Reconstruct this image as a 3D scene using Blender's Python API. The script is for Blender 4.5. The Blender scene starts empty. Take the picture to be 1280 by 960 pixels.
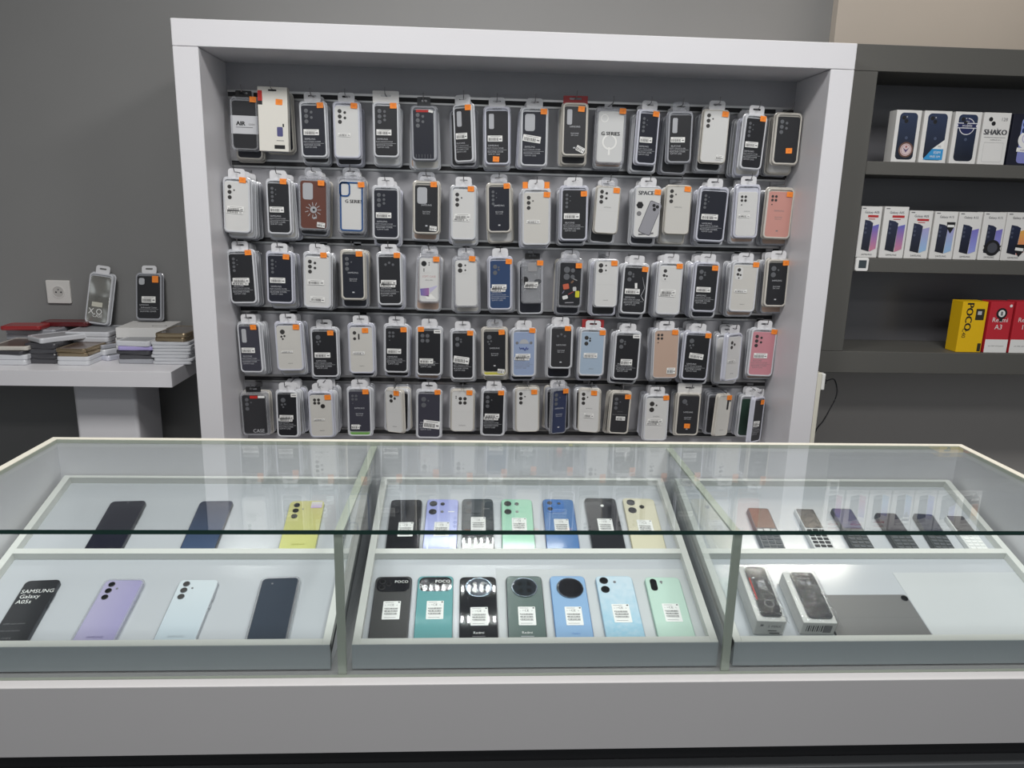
import bpy, math, random
from mathutils import Vector, Matrix, Euler
random.seed(7)
S = bpy.context.scene
COL = S.collection
PI = math.pi
R = math.radians
# ------------------------------------------------------------------ camera
CAM = Vector((0.86417, -2.35116, 1.55))
YAW, PITCH, ROLL, FPX = 0.05556, -0.23176, 0.02462, 938.1765
FW = Vector((math.sin(YAW) * math.cos(PITCH), math.cos(YAW) * math.cos(PITCH), math.sin(PITCH)))
_r = Vector((math.cos(YAW), -math.sin(YAW), 0)); _u = _r.cross(FW)
RT = math.cos(ROLL) * _r + math.sin(ROLL) * _u
UP = -math.sin(ROLL) * _r + math.cos(ROLL) * _u
cd = bpy.data.cameras.new('camera'); cam = bpy.data.objects.new('camera', cd); COL.objects.link(cam)
cd.sensor_fit = 'HORIZONTAL'; cd.sensor_width = 36; cd.lens = FPX / 1280 * 36; cd.clip_start = .02
M3 = Matrix((RT, UP, -FW)).transposed()
cam.matrix_world = Matrix.Translation(CAM) @ M3.to_4x4()
S.camera = cam
S.view_settings.view_transform = 'Standard'
S.view_settings.look = 'None'
S.view_settings.exposure = -0.3


def ray(u, v):
    return FW + RT * ((u - 640) / FPX) + UP * ((480 - v) / FPX)


def aty(u, v, y):
    d = ray(u, v); return CAM + d * ((y - CAM.y) / d.y)


def atz(u, v, z):
    d = ray(u, v); return CAM + d * ((z - CAM.z) / d.z)


def atpl(u, v, p, n):
    d = ray(u, v); return CAM + d * ((p - CAM).dot(n) / d.dot(n))


# ------------------------------------------------------------------ materials
def lin(c):
    c = c / 255.0
    return c / 12.92 if c <= .04045 else ((c + .055) / 1.055) ** 2.4


def rgb(t):
    return (lin(t[0]), lin(t[1]), lin(t[2]), 1)


MATS = {}


def mat(name, c=(128, 128, 128), rough=.5, metal=0.0, coat=0.0, noise=0.0, nscale=40, spec=.5, bump=0.0):
    if name in MATS: return MATS[name]
    m = bpy.data.materials.new(name); m.use_nodes = True
    nt = m.node_tree; b = nt.nodes['Principled BSDF']
    b.inputs['Base Color'].default_value = rgb(c)
    b.inputs['Roughness'].default_value = rough
    b.inputs['Metallic'].default_value = metal
    b.inputs['Coat Weight'].default_value = coat
    b.inputs['Coat Roughness'].default_value = .05
    b.inputs['Specular IOR Level'].default_value = spec
    if noise or bump:
        tc = nt.nodes.new('ShaderNodeTexCoord'); nz = nt.nodes.new('ShaderNodeTexNoise')
        nz.inputs['Scale'].default_value = nscale; nz.inputs['Detail'].default_value = 4
        nt.links.new(tc.outputs['Object'], nz.inputs['Vector'])
        if noise:
            mp = nt.nodes.new('ShaderNodeMapRange')
            mp.inputs['To Min'].default_value = 1 - noise; mp.inputs['To Max'].default_value = 1 + noise
            nt.links.new(nz.outputs['Fac'], mp.inputs['Value'])
            mx = nt.nodes.new('ShaderNodeVectorMath'); mx.operation = 'SCALE'
            mx.inputs[0].default_value = rgb(c)[:3]
            nt.links.new(mp.outputs['Result'], mx.inputs['Scale'])
            nt.links.new(mx.outputs['Vector'], b.inputs['Base Color'])
        if bump:
            bp = nt.nodes.new('ShaderNodeBump'); bp.inputs['Strength'].default_value = bump
            bp.inputs['Distance'].default_value = .002
            nt.links.new(nz.outputs['Fac'], bp.inputs['Height']); nt.links.new(bp.outputs['Normal'], b.inputs['Normal'])
    MATS[name] = m
    return m


def glassy(name, tint=(255, 255, 255), body=None, bodyfac=0.0, rough=0.0, refl=1.0, crinkle=0):
    """thin sheet: transparent + Schlick reflection (+ a little diffuse body)"""
    if name in MATS: return MATS[name]
    m = bpy.data.materials.new(name); m.use_nodes = True
    nt = m.node_tree; nt.nodes.clear()
    out = nt.nodes.new('ShaderNodeOutputMaterial')
    tr = nt.nodes.new('ShaderNodeBsdfTransparent'); tr.inputs['Color'].default_value = rgb(tint)
    gl = nt.nodes.new('ShaderNodeBsdfGlossy'); gl.inputs['Roughness'].default_value = rough
    if crinkle:
        tc = nt.nodes.new('ShaderNodeTexCoord'); nz = nt.nodes.new('ShaderNodeTexNoise'); nz.inputs['Scale'].default_value = 38; nz.inputs['Detail'].default_value = 3
        bp = nt.nodes.new('ShaderNodeBump'); bp.inputs['Strength'].default_value = 1; bp.inputs['Distance'].default_value = crinkle
        nt.links.new(tc.outputs['Object'], nz.inputs['Vector']); nt.links.new(nz.outputs['Fac'], bp.inputs['Height']); nt.links.new(bp.outputs['Normal'], gl.inputs['Normal'])
    lw = nt.nodes.new('ShaderNodeLayerWeight'); lw.inputs['Blend'].default_value = .5
    pw = nt.nodes.new('ShaderNodeMath'); pw.operation = 'POWER'; pw.inputs[1].default_value = 5
    ma = nt.nodes.new('ShaderNodeMath'); ma.operation = 'MULTIPLY_ADD'
    ma.inputs[1].default_value = .96 * refl; ma.inputs[2].default_value = .04 * refl
    mx = nt.nodes.new('ShaderNodeMixShader')
    nt.links.new(lw.outputs['Facing'], pw.inputs[0]); nt.links.new(pw.outputs[0], ma.inputs[0])
    nt.links.new(ma.outputs[0], mx.inputs[0])
    base = tr.outputs[0]
    if body:
        df = nt.nodes.new('ShaderNodeBsdfDiffuse'); df.inputs['Color'].default_value = rgb(body)
        m2 = nt.nodes.new('ShaderNodeMixShader'); m2.inputs[0].default_value = bodyfac
        nt.links.new(tr.outputs[0], m2.inputs[1]); nt.links.new(df.outputs[0], m2.inputs[2]); base = m2.outputs[0]
    nt.links.new(base, mx.inputs[1]); nt.links.new(gl.outputs[0], mx.inputs[2])
    nt.links.new(mx.outputs[0], out.inputs['Surface'])
    MATS[name] = m
    return m


def gradient_mat(name, c0, c1, axis='Y', z0=0.0, z1=1.0, rough=.15, coat=.5, noise=0, nscale=30, c2=None):
    """colour blend along an object axis: print, dye or a painted sheen"""
    if name in MATS: return MATS[name]
    m = mat(name, c0, rough, coat=coat)
    nt = m.node_tree; b = nt.nodes['Principled BSDF']
    tc = nt.nodes.new('ShaderNodeTexCoord'); sp = nt.nodes.new('ShaderNodeSeparateXYZ')
    nt.links.new(tc.outputs['Object'], sp.inputs[0])
    mr = nt.nodes.new('ShaderNodeMapRange'); mr.inputs['From Min'].default_value = z0; mr.inputs['From Max'].default_value = z1
    nt.links.new(sp.outputs[axis], mr.inputs['Value'])
    cr = nt.nodes.new('ShaderNodeValToRGB')
    cr.color_ramp.elements[0].color = rgb(c0); cr.color_ramp.elements[1].color = rgb(c1)
    if c2:
        e = cr.color_ramp.elements.new(.5); e.color = rgb(c2)
    src = mr.outputs['Result']
    if noise:
        nz = nt.nodes.new('ShaderNodeTexNoise'); nz.inputs['Scale'].default_value = nscale; nz.inputs['Detail'].default_value = 6
        nt.links.new(tc.outputs['Object'], nz.inputs['Vector'])
        ad = nt.nodes.new('ShaderNodeMath'); ad.operation = 'MULTIPLY_ADD'; ad.inputs[1].default_value = noise; ad.inputs[2].default_value = -noise / 2
        nt.links.new(nz.outputs['Fac'], ad.inputs[0])
        a2 = nt.nodes.new('ShaderNodeMath'); a2.operation = 'ADD'
        nt.links.new(src, a2.inputs[0]); nt.links.new(ad.outputs[0], a2.inputs[1]); src = a2.outputs[0]
    nt.links.new(src, cr.inputs['Fac']); nt.links.new(cr.outputs['Color'], b.inputs['Base Color'])
    return m


# ------------------------------------------------------------------ mesh builder
_TXT = {}


def text_geo(s):
    if s in _TXT: return _TXT[s]
    cu = bpy.data.curves.new('lettering', 'FONT'); cu.body = s; cu.size = 1
    cu.align_x = 'CENTER'; cu.align_y = 'CENTER'; cu.resolution_u = 2
    ob = bpy.data.objects.new('lettering', cu); COL.objects.link(ob)
    dg = bpy.context.evaluated_depsgraph_get(); dg.update()
    me = bpy.data.meshes.new_from_object(ob.evaluated_get(dg))
    g = ([tuple(v.co) for v in me.vertices], [tuple(p.vertices) for p in me.polygons])
    xs = [v[0] for v in g[0]] or [0]
    w = max(xs) - min(xs)
    bpy.data.objects.remove(ob); bpy.data.curves.remove(cu); bpy.data.meshes.remove(me)
    _TXT[s] = (g[0], g[1], w)
    return _TXT[s]


def rr(w, h, r, n=5, cx=0, cy=0):
    r = max(min(r, w / 2 - 1e-5, h / 2 - 1e-5), 1e-5)
    pts = []
    for (sx, sy, a0) in ((1, -1, -90), (1, 1, 0), (-1, 1, 90), (-1, -1, 180)):
        for k in range(n + 1):
            a = R(a0 + 90 * k / n)
            pts.append((cx + sx * (w / 2 - r) + r * math.cos(a), cy + sy * (h / 2 - r) + r * math.sin(a)))
    return pts


def circ(r, n=20, cx=0, cy=0, ry=None):
    ry = ry or r
    return [(cx + r * math.cos(2 * PI * k / n), cy + ry * math.sin(2 * PI * k / n)) for k in range(n)]


class MB:
    def __init__(self):
        self.v, self.f, self.mi, self.ms, self.sm = [], [], [], [], []

    def _m(self, m):
        if m not in self.ms: self.ms.append(m)
        return self.ms.index(m)

    def add(self, vs, fs, m, X=None, smooth=False):
        o = len(self.v); k = self._m(m)
        for p in vs:
            self.v.append(tuple(X @ Vector(p)) if X else tuple(p))
        for f in fs:
            self.f.append(tuple(i + o for i in f)); self.mi.append(k); self.sm.append(smooth)

    def loops(self, L, m, cap0=True, cap1=True, X=None, smooth=False, mcap=None):
        """L: list of (points2d, z); consecutive loops bridged"""
        n = len(L[0][0]); vs = []
        for pts, z in L: vs += [(p[0], p[1], z) for p in pts]
        fs = []
        for a in range(len(L) - 1):
            for k in range(n):
                k2 = (k + 1) % n
                fs.append((a * n + k, a * n + k2, (a + 1) * n + k2, (a + 1) * n + k))
        self.add(vs, fs, m, X, smooth)
        o = len(self.v) - len(vs)
        if cap0:
            self.f.append(tuple(o + k for k in reversed(range(n)))); self.mi.append(self._m(m)); self.sm.append(False)
        if cap1:
            self.f.append(tuple(o + (len(L) - 1) * n + k for k in range(n))); self.mi.append(self._m(mcap or m)); self.sm.append(False)

    def slab(self, w, h, r, z0, z1, m, b=.001, cx=0, cy=0, X=None, n=5, mcap=None):
        b = min(b, (z1 - z0) * .49)
        self.loops([(rr(w - b, h - b, r, n, cx, cy), z0), (rr(w, h, r, n, cx, cy), z0 + b * .6), (rr(w, h, r, n, cx, cy), z1 - b),
                    (rr(w - .6 * b, h - .6 * b, r, n, cx, cy), z1 - .3 * b), (rr(w - 2 * b, h - 2 * b, max(r - b, 1e-4), n, cx, cy), z1)], m, X=X, mcap=mcap)

    def box(self, x0, x1, y0, y1, z0, z1, m, X=None, b=0):
        if b:
            self.slab(x1 - x0, y1 - y0, b, z0, z1, m, b, (x0 + x1) / 2, (y0 + y1) / 2, X, n=1); return
        vs = [(x0, y0, z0), (x1, y0, z0), (x1, y1, z0), (x0, y1, z0), (x0, y0, z1), (x1, y0, z1), (x1, y1, z1), (x0, y1, z1)]
        self.add(vs, [(3, 2, 1, 0), (4, 5, 6, 7), (0, 1, 5, 4), (1, 2, 6, 5), (2, 3, 7, 6), (3, 0, 4, 7)], m, X)

    def quad(self, cx, cy, w, h, z, m, rot=0, X=None):
        c, s = math.cos(rot), math.sin(rot)
        vs = [(cx + a * w / 2 * c - b * h / 2 * s, cy + a * w / 2 * s + b * h / 2 * c, z) for a, b in ((-1, -1), (1, -1), (1, 1), (-1, 1))]
        self.add(vs, [(0, 1, 2, 3)], m, X)

    def poly(self, pts, z, m, X=None):
        self.add([(p[0], p[1], z) for p in pts], [tuple(range(len(pts)))], m, X)

    def disc(self, r, z0, z1, m, cx=0, cy=0, n=20, X=None, mcap=None, ry=None):
        ry = ry or r
        self.loops([(circ(r, n, cx, cy, ry), z0), (circ(r, n, cx, cy, ry), z1 - (z1 - z0) * .25), (circ(r * .9, n, cx, cy, ry * .9), z1)], m, X=X, mcap=mcap)

    def ring(self, r1, r0, z0, z1, m, cx=0, cy=0, n=24, X=None):
        self.loops([(circ(r1, n, cx, cy), z0), (circ(r1, n, cx, cy), z1), (circ(r0, n, cx, cy), z1), (circ(r0, n, cx, cy), z0)], m, False, False, X)

    def text(self, s, cx, cy, size, z, m, rot=0, maxw=None, X=None, sx=1.0, bold=0):
        if bold:
            for k in (-1, 1): self.text(s, cx + k * bold * size * math.cos(rot), cy + k * bold * size * math.sin(rot), size, z + .00005 * (k + 1), m, rot, maxw, X, sx)
            return
        vs, fs, w = text_geo(s)
        if maxw and w * size * sx > maxw: size = maxw / w / sx
        c, t = math.cos(rot) * size, math.sin(rot) * size
        self.add([(cx + x * sx * c - y * t, cy + x * sx * t + y * c, z) for x, y, _ in vs], fs, m, X)

    def tube(self, pts, r, m, n=8, X=None):
        P = [Vector(p) for p in pts]; vs, fs = [], []
        up = Vector((0, 0, 1))
        for i, p in enumerate(P):
            d = (P[min(i + 1, len(P) - 1)] - P[max(i - 1, 0)]).normalized()
            a = d.cross(up if abs(d.dot(up)) < .95 else Vector((1, 0, 0))).normalized(); b = d.cross(a)
            for k in range(n):
                t = 2 * PI * k / n; vs.append(tuple(p + a * (r * math.cos(t)) + b * (r * math.sin(t))))
        for i in range(len(P) - 1):
            for k in range(n):
                k2 = (k + 1) % n; fs.append((i * n + k, i * n + k2, (i + 1) * n + k2, (i + 1) * n + k))
        fs += [tuple(range(n)), tuple((len(P) - 1) * n + k for k in reversed(range(n)))]
        self.add(vs, fs, m, X, True)

    def mesh(self, name):
        me = bpy.data.meshes.new(name); me.from_pydata(self.v, [], self.f)
        for m in self.ms: me.materials.append(m)
        me.polygons.foreach_set('material_index', self.mi); me.polygons.foreach_set('use_smooth', self.sm)
        me.update(); return me

    def build(self, name, parent=None):
        o = bpy.data.objects.new(name, self.mesh(name)); COL.objects.link(o)
        if parent: o.parent = parent
        return o


def inst(me, name, parent):
    o = bpy.data.objects.new(name, me); COL.objects.link(o); o.parent = parent; return o


def thing(name, label, cat, M=None, group=None):
    o = bpy.data.objects.new(name, None); COL.objects.link(o); o.empty_display_size = .02
    if M is not None: o.matrix_world = M
    o['label'] = label; o['category'] = cat
    if group: o['group'] = group
    return o


def tag(o, label, cat, group=None):
    o['label'] = label; o['category'] = cat
    if group: o['group'] = group
    return o


def struct(o):
    o['kind'] = 'structure'; return o


T = Matrix.Translation
def RX(a): return Matrix.Rotation(a, 4, 'X')
def RY(a): return Matrix.Rotation(a, 4, 'Y')
def RZ(a): return Matrix.Rotation(a, 4, 'Z')


ORD = 'first second third fourth fifth sixth seventh eighth ninth tenth eleventh twelfth thirteenth fourteenth fifteenth sixteenth'.split()

# ------------------------------------------------------------------ palette
WHITE = mat('white_laminate', (226, 225, 228), .35, noise=.015, nscale=6)
CREAM = mat('cream_edge_band', (222, 219, 205), .45)
WALLM = mat('grey_painted_wall', (130, 130, 129), .75, noise=.03, nscale=5, bump=.05)
BEIGE = mat('beige_painted_wall', (176, 168, 158), .8, noise=.03, nscale=5)
CEILM = mat('grey_ceiling', (120, 118, 114), .9, noise=.02)
FLOORM = mat('grey_floor_tile', (95, 96, 98), .4, noise=.05, nscale=3)
SLATM = mat('grey_slat_board', (158, 158, 162), .3, noise=.02, nscale=8)
RAILM = mat('brushed_aluminium', (175, 175, 175), .3, metal=.9)
GROOVE = mat('dark_groove', (40, 40, 42), .7)
DUNIT = mat('anthracite_laminate', (92, 91, 87), .5, noise=.02, nscale=8)
DBACK = mat('dark_back_board', (108, 108, 112), .3, noise=.02, nscale=6, spec=.7)
PLINTH = mat('black_plinth', (38, 38, 40), .6)
LOWER = mat('grey_lower_front', (88, 90, 92), .5)
GLASS = glassy('clear_sheet_glass', (252, 254, 254), refl=1.25)
GEDGE = mat('dark_green_glass_edge', (24, 52, 46), .15)
GTRIM = mat('frosted_green_grey_edge', (178, 184, 170), .5)
TRAYW = mat('white_gloss_tray', (190, 193, 197), .14, noise=.01, nscale=4)
RIMW = mat('tray_rim_ivory', (218, 219, 213), .4)
TRAYF = mat('tray_front_grey', (166, 172, 175), .4)
STEEL = mat('hook_steel', (150, 150, 152), .3, metal=1)
INK = mat('black_print', (25, 25, 28), .6)
GREYINK = mat('grey_print', (120, 120, 122), .6)
LTINK = mat('pale_print', (190, 192, 196), .6)
PAPER = mat('white_paper', (235, 235, 232), .7)
ORANGE = mat('orange_sticker_paper', (250, 142, 48), .6)
LENS = mat('lens_glass', (14, 15, 18), .08, coat=1)
LENSG = mat('lens_hole_grey', (98, 100, 104), .4)
LENSD = mat('lens_hole_dark', (58, 56, 55), .4)
WINL = mat('window_pale', (178, 180, 184), .25)
RIMS = {'w': mat('frosted_packet', (207, 209, 213), .22, coat=.4), 'c': mat('ivory_packet', (202, 198, 189), .25, coat=.4),
        'g': mat('grey_packet', (160, 162, 168), .22, coat=.4), 'v': mat('lilac_white_packet', (200, 202, 213), .22, coat=.4),
        'k': mat('dark_packet', (70, 70, 74), .25, coat=.4)}
CLEAR = glassy('clear_blister_plastic', (250, 250, 252), body=(210, 212, 216), bodyfac=.28, rough=.08, refl=1.3)
CLEARB = glassy('clear_bag_film', (252, 252, 252), body=(220, 222, 225), bodyfac=.05, rough=.03, refl=1.3, crinkle=.012)
TABM = {'e': mat('white_hang_tab', (222, 222, 224), .4), 'w': mat('white_card_tab', (218, 217, 214), .5), 'd': mat('charcoal_tab', (70, 71, 74), .5),
        'r': mat('red_card_tab', (160, 45, 48), .5), 'k': mat('black_clip_tab', (22, 22, 24), .5), 'c': CLEAR}
CC = {'navy': (22, 25, 38), 'black': (29, 30, 34), 'white': (212, 212, 210), 'ivory': (204, 202, 196), 'slate': (58, 58, 69), 'brown': (100, 58, 46), 'coral': (198, 144, 134),
      'blue': (42, 66, 104), 'pale blue': (164, 182, 200), 'cornflower blue': (148, 164, 194), 'pink': (198, 136, 145), 'sand': (190, 164, 147), 'indigo': (50, 58, 86),
      'charcoal': (46, 46, 49), 'green': (40, 62, 52), 'grey': (150, 152, 156)}


def case_mat(c):
    gl = c in ('white', 'ivory')
    return mat('silicone_' + c.replace(' ', '_'), CC[c], .45 if not gl else .4, coat=.08)


# ------------------------------------------------------------------ the room
def plain(name, x0, x1, y0, y1, z0, z1, m, parent=None, b=0):
    q = MB(); q.box(x0, x1, y0, y1, z0, z1, m, b=b); return q.build(name, parent)


struct(plain('floor', -3.2, 5.2, -4.2, .6, -.05, 0, FLOORM))
struct(plain('ceiling', -3.2, 5.2, -4.2, .6, 3.1, 3.15, CEILM))
struct(plain('wall_back', -3.2, 5.2, .48, .6, 0, 3.1, WALLM))
struct(plain('wall_left', -3.3, -3.2, -4.2, .6, 0, 3.1, WALLM))
struct(plain('wall_right', 5.2, 5.3, -4.2, .6, 0, 3.1, WALLM))
sx = aty(1045, 30, .44).x
struct(plain('trim_1', sx, 5.2, .44, .48, 2.06, 3.1, BEIGE))

# ------------------------------------------------------------------ white display cabinet with slatted back
W, ZT, FWD, BACKY = 2.0, 2.0476, .0728, .2437
cab = thing('display_cabinet', 'large white framed wall cabinet with grey slatted back full of hanging phone cases', 'cabinet', T((1, .25, 0)))
def cb(name, *a, b=.002): 
    q = MB(); x0, x1, y0, y1, z0, z1, m = a
    q.box(x0 - 1, x1 - 1, y0 - .25, y1 - .25, z0, z1, m, b=b); return q.build(name, cab)
cb('top_panel', 0, W, 0, .47, ZT - FWD, ZT, WHITE)
cb('side_panel', 0, FWD, 0, .47, 0, ZT - FWD - .001, WHITE)
cb('side_panel', W - FWD, W, 0, .47, 0, ZT - FWD - .001, WHITE)
cb('back_panel', FWD, W - FWD, BACKY, BACKY + .02, 0, ZT - FWD, SLATM, b=0)
cb('base_panel', FWD, W - FWD, .0, BACKY, .6, .64, WHITE)
RZS = [1.882, 1.671, 1.427, 1.194, .951, .76]
for z in RZS:
    q = MB()
    X = T((-1, -.25, 0))
    q.box(FWD + .002, W - FWD - .002, BACKY - .004, BACKY + .001, z - .016, z - .010, RAILM, X)
    q.box(FWD + .002, W - FWD - .002, BACKY - .0012, BACKY + .001, z - .010, z + .004, GROOVE, X)
    q.box(FWD + .002, W - FWD - .002, BACKY - .005, BACKY + .001, z + .004, z + .011, RAILM, X)
    q.build('metal_rail', cab)

# ------------------------------------------------------------------ dark shelf unit
un = thing('shelf_unit', 'dark grey wall shelf unit with three shelves of boxed phones', 'shelf unit', T((2.8, .25, 1.55)))
def ub(name, x0, x1, y0, y1, z0, z1, m, b=.002):
    q = MB(); q.box(x0 - 2.8, x1 - 2.8, y0 - .25, y1 - .25, z0 - 1.55, z1 - 1.55, m, b=b); return q.build(name, un)
UX0, UX1, UY, UB = W + .002, 3.7, .1, .345
UIX, UZT, UZI, UZB = 2.1249, 2.0688, 1.9905, 1.0246
ZS1, ZS2, ZS3 = 1.7205, 1.4134, 1.0991
ub('side_panel', UX0, UIX, UY, .47, ZS3 + .0005, UZI - .0005, DUNIT)
ub('side_panel', UX1 - .073, UX1, UY, .47, ZS3 + .0005, UZI - .0005, DUNIT)
ub('top_panel', UX0, UX1, UY, .47, UZI, UZT, DUNIT)
ub('shelf', UIX + .0005, UX1 - .074, UY + .0005, UB, 1.6793, ZS1, DUNIT)
ub('shelf', UIX + .0005, UX1 - .074, UY + .0005, UB, 1.3676, ZS2, DUNIT)
ub('shelf', UX0, UX1, UY, .47, UZB, ZS3, DUNIT)
ub('back_panel', UIX + .0005, UX1 - .074, UB, UB + .02, ZS3, UZI, DBACK, b=0)
struct(plain('lightened_wall_sheet', W + .002, 5.2, .465, .479, 0, UZB - .001, mat('lightened_wall_tone', (186, 182, 178), .6, noise=.03, nscale=4)))  # added sheet; its paler colour stands in for light on the lower wall
tk = MB(); tk.box(2.001, 2.016, .001, .03, .0, 1.043, CREAM, b=.002)
tag(tk.build('cable_trunking'), 'cream vertical cable trunking strip beside the white cabinet, under the dark shelf unit', 'trunking')
pg = MB(); pg.box(2.0165, 2.03, .004, .03, .985, 1.04, PAPER, b=.003); pg.box(2.03, 2.036, .01, .022, 1.005, 1.02, INK)
PG = thing('plug_adapter', 'small white plug adapter with black cord on the trunking below the dark shelf unit', 'adapter', T((2.02, .016, 1.0)))
o = pg.build('adapter_body', PG); o.matrix_parent_inverse = PG.matrix_world.inverted()
c0 = Vector((2.036, .016, 1.0125)); pts = []
CP = [c0, aty(1042, 474, .03), aty(1046, 484, .04), aty(1045, 496, .04), aty(1037, 512, .04), aty(1029, 526, .04), aty(1021, 536, .045), aty(1016, 550, .06), aty(1014, 575, .06)]
for i in range(len(CP) - 1):
    p0, p1, p2, p3 = CP[max(i - 1, 0)], CP[i], CP[i + 1], CP[min(i + 2, len(CP) - 1)]
    for k in range(6):
        t = k / 6
        pts.append(.5 * ((2 * p1) + (p2 - p0) * t + (2 * p0 - 5 * p1 + 4 * p2 - p3) * t * t + (3 * p1 - p0 - 3 * p2 + p3) * t ** 3))
q = MB(); q.tube(pts, .0022, INK); o = q.build('cord', PG); o.matrix_parent_inverse = PG.matrix_world.inverted()

# square white gadget on the shelf edge
P = aty(1077, 330.5, .095)
g = thing('wall_gadget', 'small white square device with dark screen on the middle shelf edge', 'device', T((P.x, .099, P.z)) @ RX(PI / 2))
q = MB(); q.slab(.044, .044, .006, 0, .008, PAPER, .002); q.build('housing', g)
q = MB(); q.quad(0.001, 0.001, .026, .026, .0083, mat('gadget_screen', (62, 72, 76), .3)); q.build('screen', g)

# ------------------------------------------------------------------ hanging packs
def cams(q, code, cw, ch, z, dark):
    """camera cut-outs; origin at case centre, case cw x ch"""
    hm = LENSG if dark else LENSD
    x0, y0 = -cw / 2, ch / 2
    def c(fx, fy, r, m=None): q.disc(r, z, z + .0006, m or hm, x0 + fx, y0 - fy, 14)
    def b(fx, fy, w, h, m, r=.004, dz=.0004): q.slab(w, h, r, z, z + dz, m, .0002, x0 + fx, y0 - fy, n=3)
    pale = mat('lens_island_pale', (214, 214, 212), .35); isl = mat('lens_island_dark', (62, 62, 68), .35)
    if code in ('c3', 'c32', 'c33'):
        for fy in (.016, .032, .048): c(.016, fy, .0062)
        if code == 'c3': c(.03, .026, .0025)
        if code != 'c3':
            for fy in ((.02, .036) if code == 'c32' else (.017, .03, .042)): c(.032, fy, .0042)
    elif code == 'c4':
        for k in range(4): c(.015, .016 + .0125 * k, .0045)
        c(.026, .02, .002); c(.026, .034, .002)
    elif code == 'sq':
        for a, d in ((.016, .018), (.033, .018), (.016, .035), (.033, .035)): c(a, d, .0066)
    elif code == 'sqs':
        for a, d in ((.014, .016), (.026, .016), (.014, .028), (.026, .028)): c(a, d, .0044)
        c(.014, .042, .002)
    elif code == 'win':
        b(.018, .032, .016, .046, WINL)
    elif code == 'win2':
        b(.024, .033, .032, .052, WINL, .007)
    elif code == 'b2':
        b(.024, .024, .036, .038, isl if dark else pale, .006)
        c(.017, .016, .0075); c(.017, .033, .0075); c(.034, .016, .003); c(.034, .032, .003)
    elif code == 'b3':
        b(.02, .028, .026, .042, isl if dark else pale, .007)
        c(.019, .016, .006); c(.016, .031, .005); c(.025, .033, .0035); c(.02, .043, .0025)
    elif code == 'c2':
        c(.02, .02, .0085); c(.02, .041, .0085); c(.036, .025, .003)
    elif code == 'd3':
        c(.018, .02, .007); c(.03, .022, .003); c(.018, .04, .007); c(.03, .03, .0035)
    elif code == 'bar':
        c(.017, .018, .006); c(.017, .038, .005); b(.031, .031, .005, .02, hm, .002)
    elif code == 'one':
        c(.02, .02, .008); c(.016, .036, .0035); c(.026, .034, .0035); c(.02, .044, .003)
    elif code == 'q':
        for a, d in ((-.008, .028), (.008, .028), (-.008, .043), (.008, .043)): c(cw / 2 + a, d, .006)
        c(.016, .02, .002); c(.016, .026, .002)
    elif code == 'qc':
        for a, d in ((.017, .016), (.03, .016), (.017, .027), (.03, .027)): c(a, d, .005)
        c(.043, .038, .0075); c(.043, .038, .003, INK)
    elif code == 'top3':
        for a in (-.012, 0, .012): c(cw / 2 + a, .026 - (.006 if a == 0 else 0), .004)
    elif code == 'moon':
        pts = [(x0 + cw / 2 + .016 * math.cos(PI * k / 12), y0 - .04 + .016 * math.sin(PI * k / 12)) for k in range(13)]
        q.poly(pts, z + .0005, WINL); c(cw / 2 - .024, .037, .005, GREYINK); c(cw / 2 + .024, .037, .005, GREYINK)
    elif code == 'big4':
        c(.024, .024, .0105); c(.024, .047, .0105); c(.044, .026, .007); c(.044, .047, .007)
    elif code == 'slot':
        b(.042, .03, .008, .044, LENS, .004); c(.05, .02, .003)
    elif code == 'circ':
        c(.022, .02, .0085); c(.03, .03, .0035)
    elif code == 'blk':
        b(.022, .026, .036, .044, pale, .006); c(.016, .018, .009, INK); c(.033, .015, .002); c(.033, .022, .002); c(.016, .036, .0022); c(.016, .042, .0022)
    elif code == 'card3':
        c(.022, .02, .0062); c(.022, .036, .0062); c(.036, .027, .0045)


DARKC = ('navy', 'black', 'slate', 'brown', 'blue', 'indigo', 'charcoal', 'green')


def tab_mesh(kind, w):
    """hang tab with a slot; origin at its base centre (pack top), rises in +Y"""
    m = TABM[kind]; q = MB()
    tw, th, r = {'e': (.052, .025, .009), 'w': (w * .94, .03, .003), 'd': (.042, .024, .004), 'r': (w * .9, .018, .002), 'k': (.05, .016, .003), 'c': (.055, .026, .012)}[kind]
    n = 5
    outer = rr(tw, th + .006, r, n, 0, th / 2 - .003)
    slot = rr(tw * .5 if kind != 'w' else .032, .006, .003, n, 0, th * .52)
    z0, z1 = .009, .0102
    q.loops([(outer, z0), (outer, z1), (slot, z1), (slot, z0), (outer, z0)], m, False, False)
    return q


TRAYC = {}
def tray_mb(w, h, rim, depth, fit):
    q = MB(); m = RIMS.get(rim, CLEAR) if rim != 'x' else CLEAR
    rc = min(.013, w * .16)
    i = .010 if fit == 'n' else .005
    q.loops([(rr(w - .003, h - .003, rc, 5), 0), (rr(w, h, rc, 5), .001), (rr(w, h, rc, 5), .0025), (rr(w - .004, h - .004, rc, 5), .0035), (rr(w - .006, h - .006, rc, 5), depth - .003),
             (rr(w - .0075, h - .0075, rc, 5), depth - .001), (rr(w - .010, h - .010, rc - .001, 5), depth), (rr(w - i - .007, h - i - .007, rc - .003, 5), depth), (rr(w - i - .009, h - i - .009, rc - .004, 5), depth - .0045)], m, smooth=False)
    return q


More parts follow.
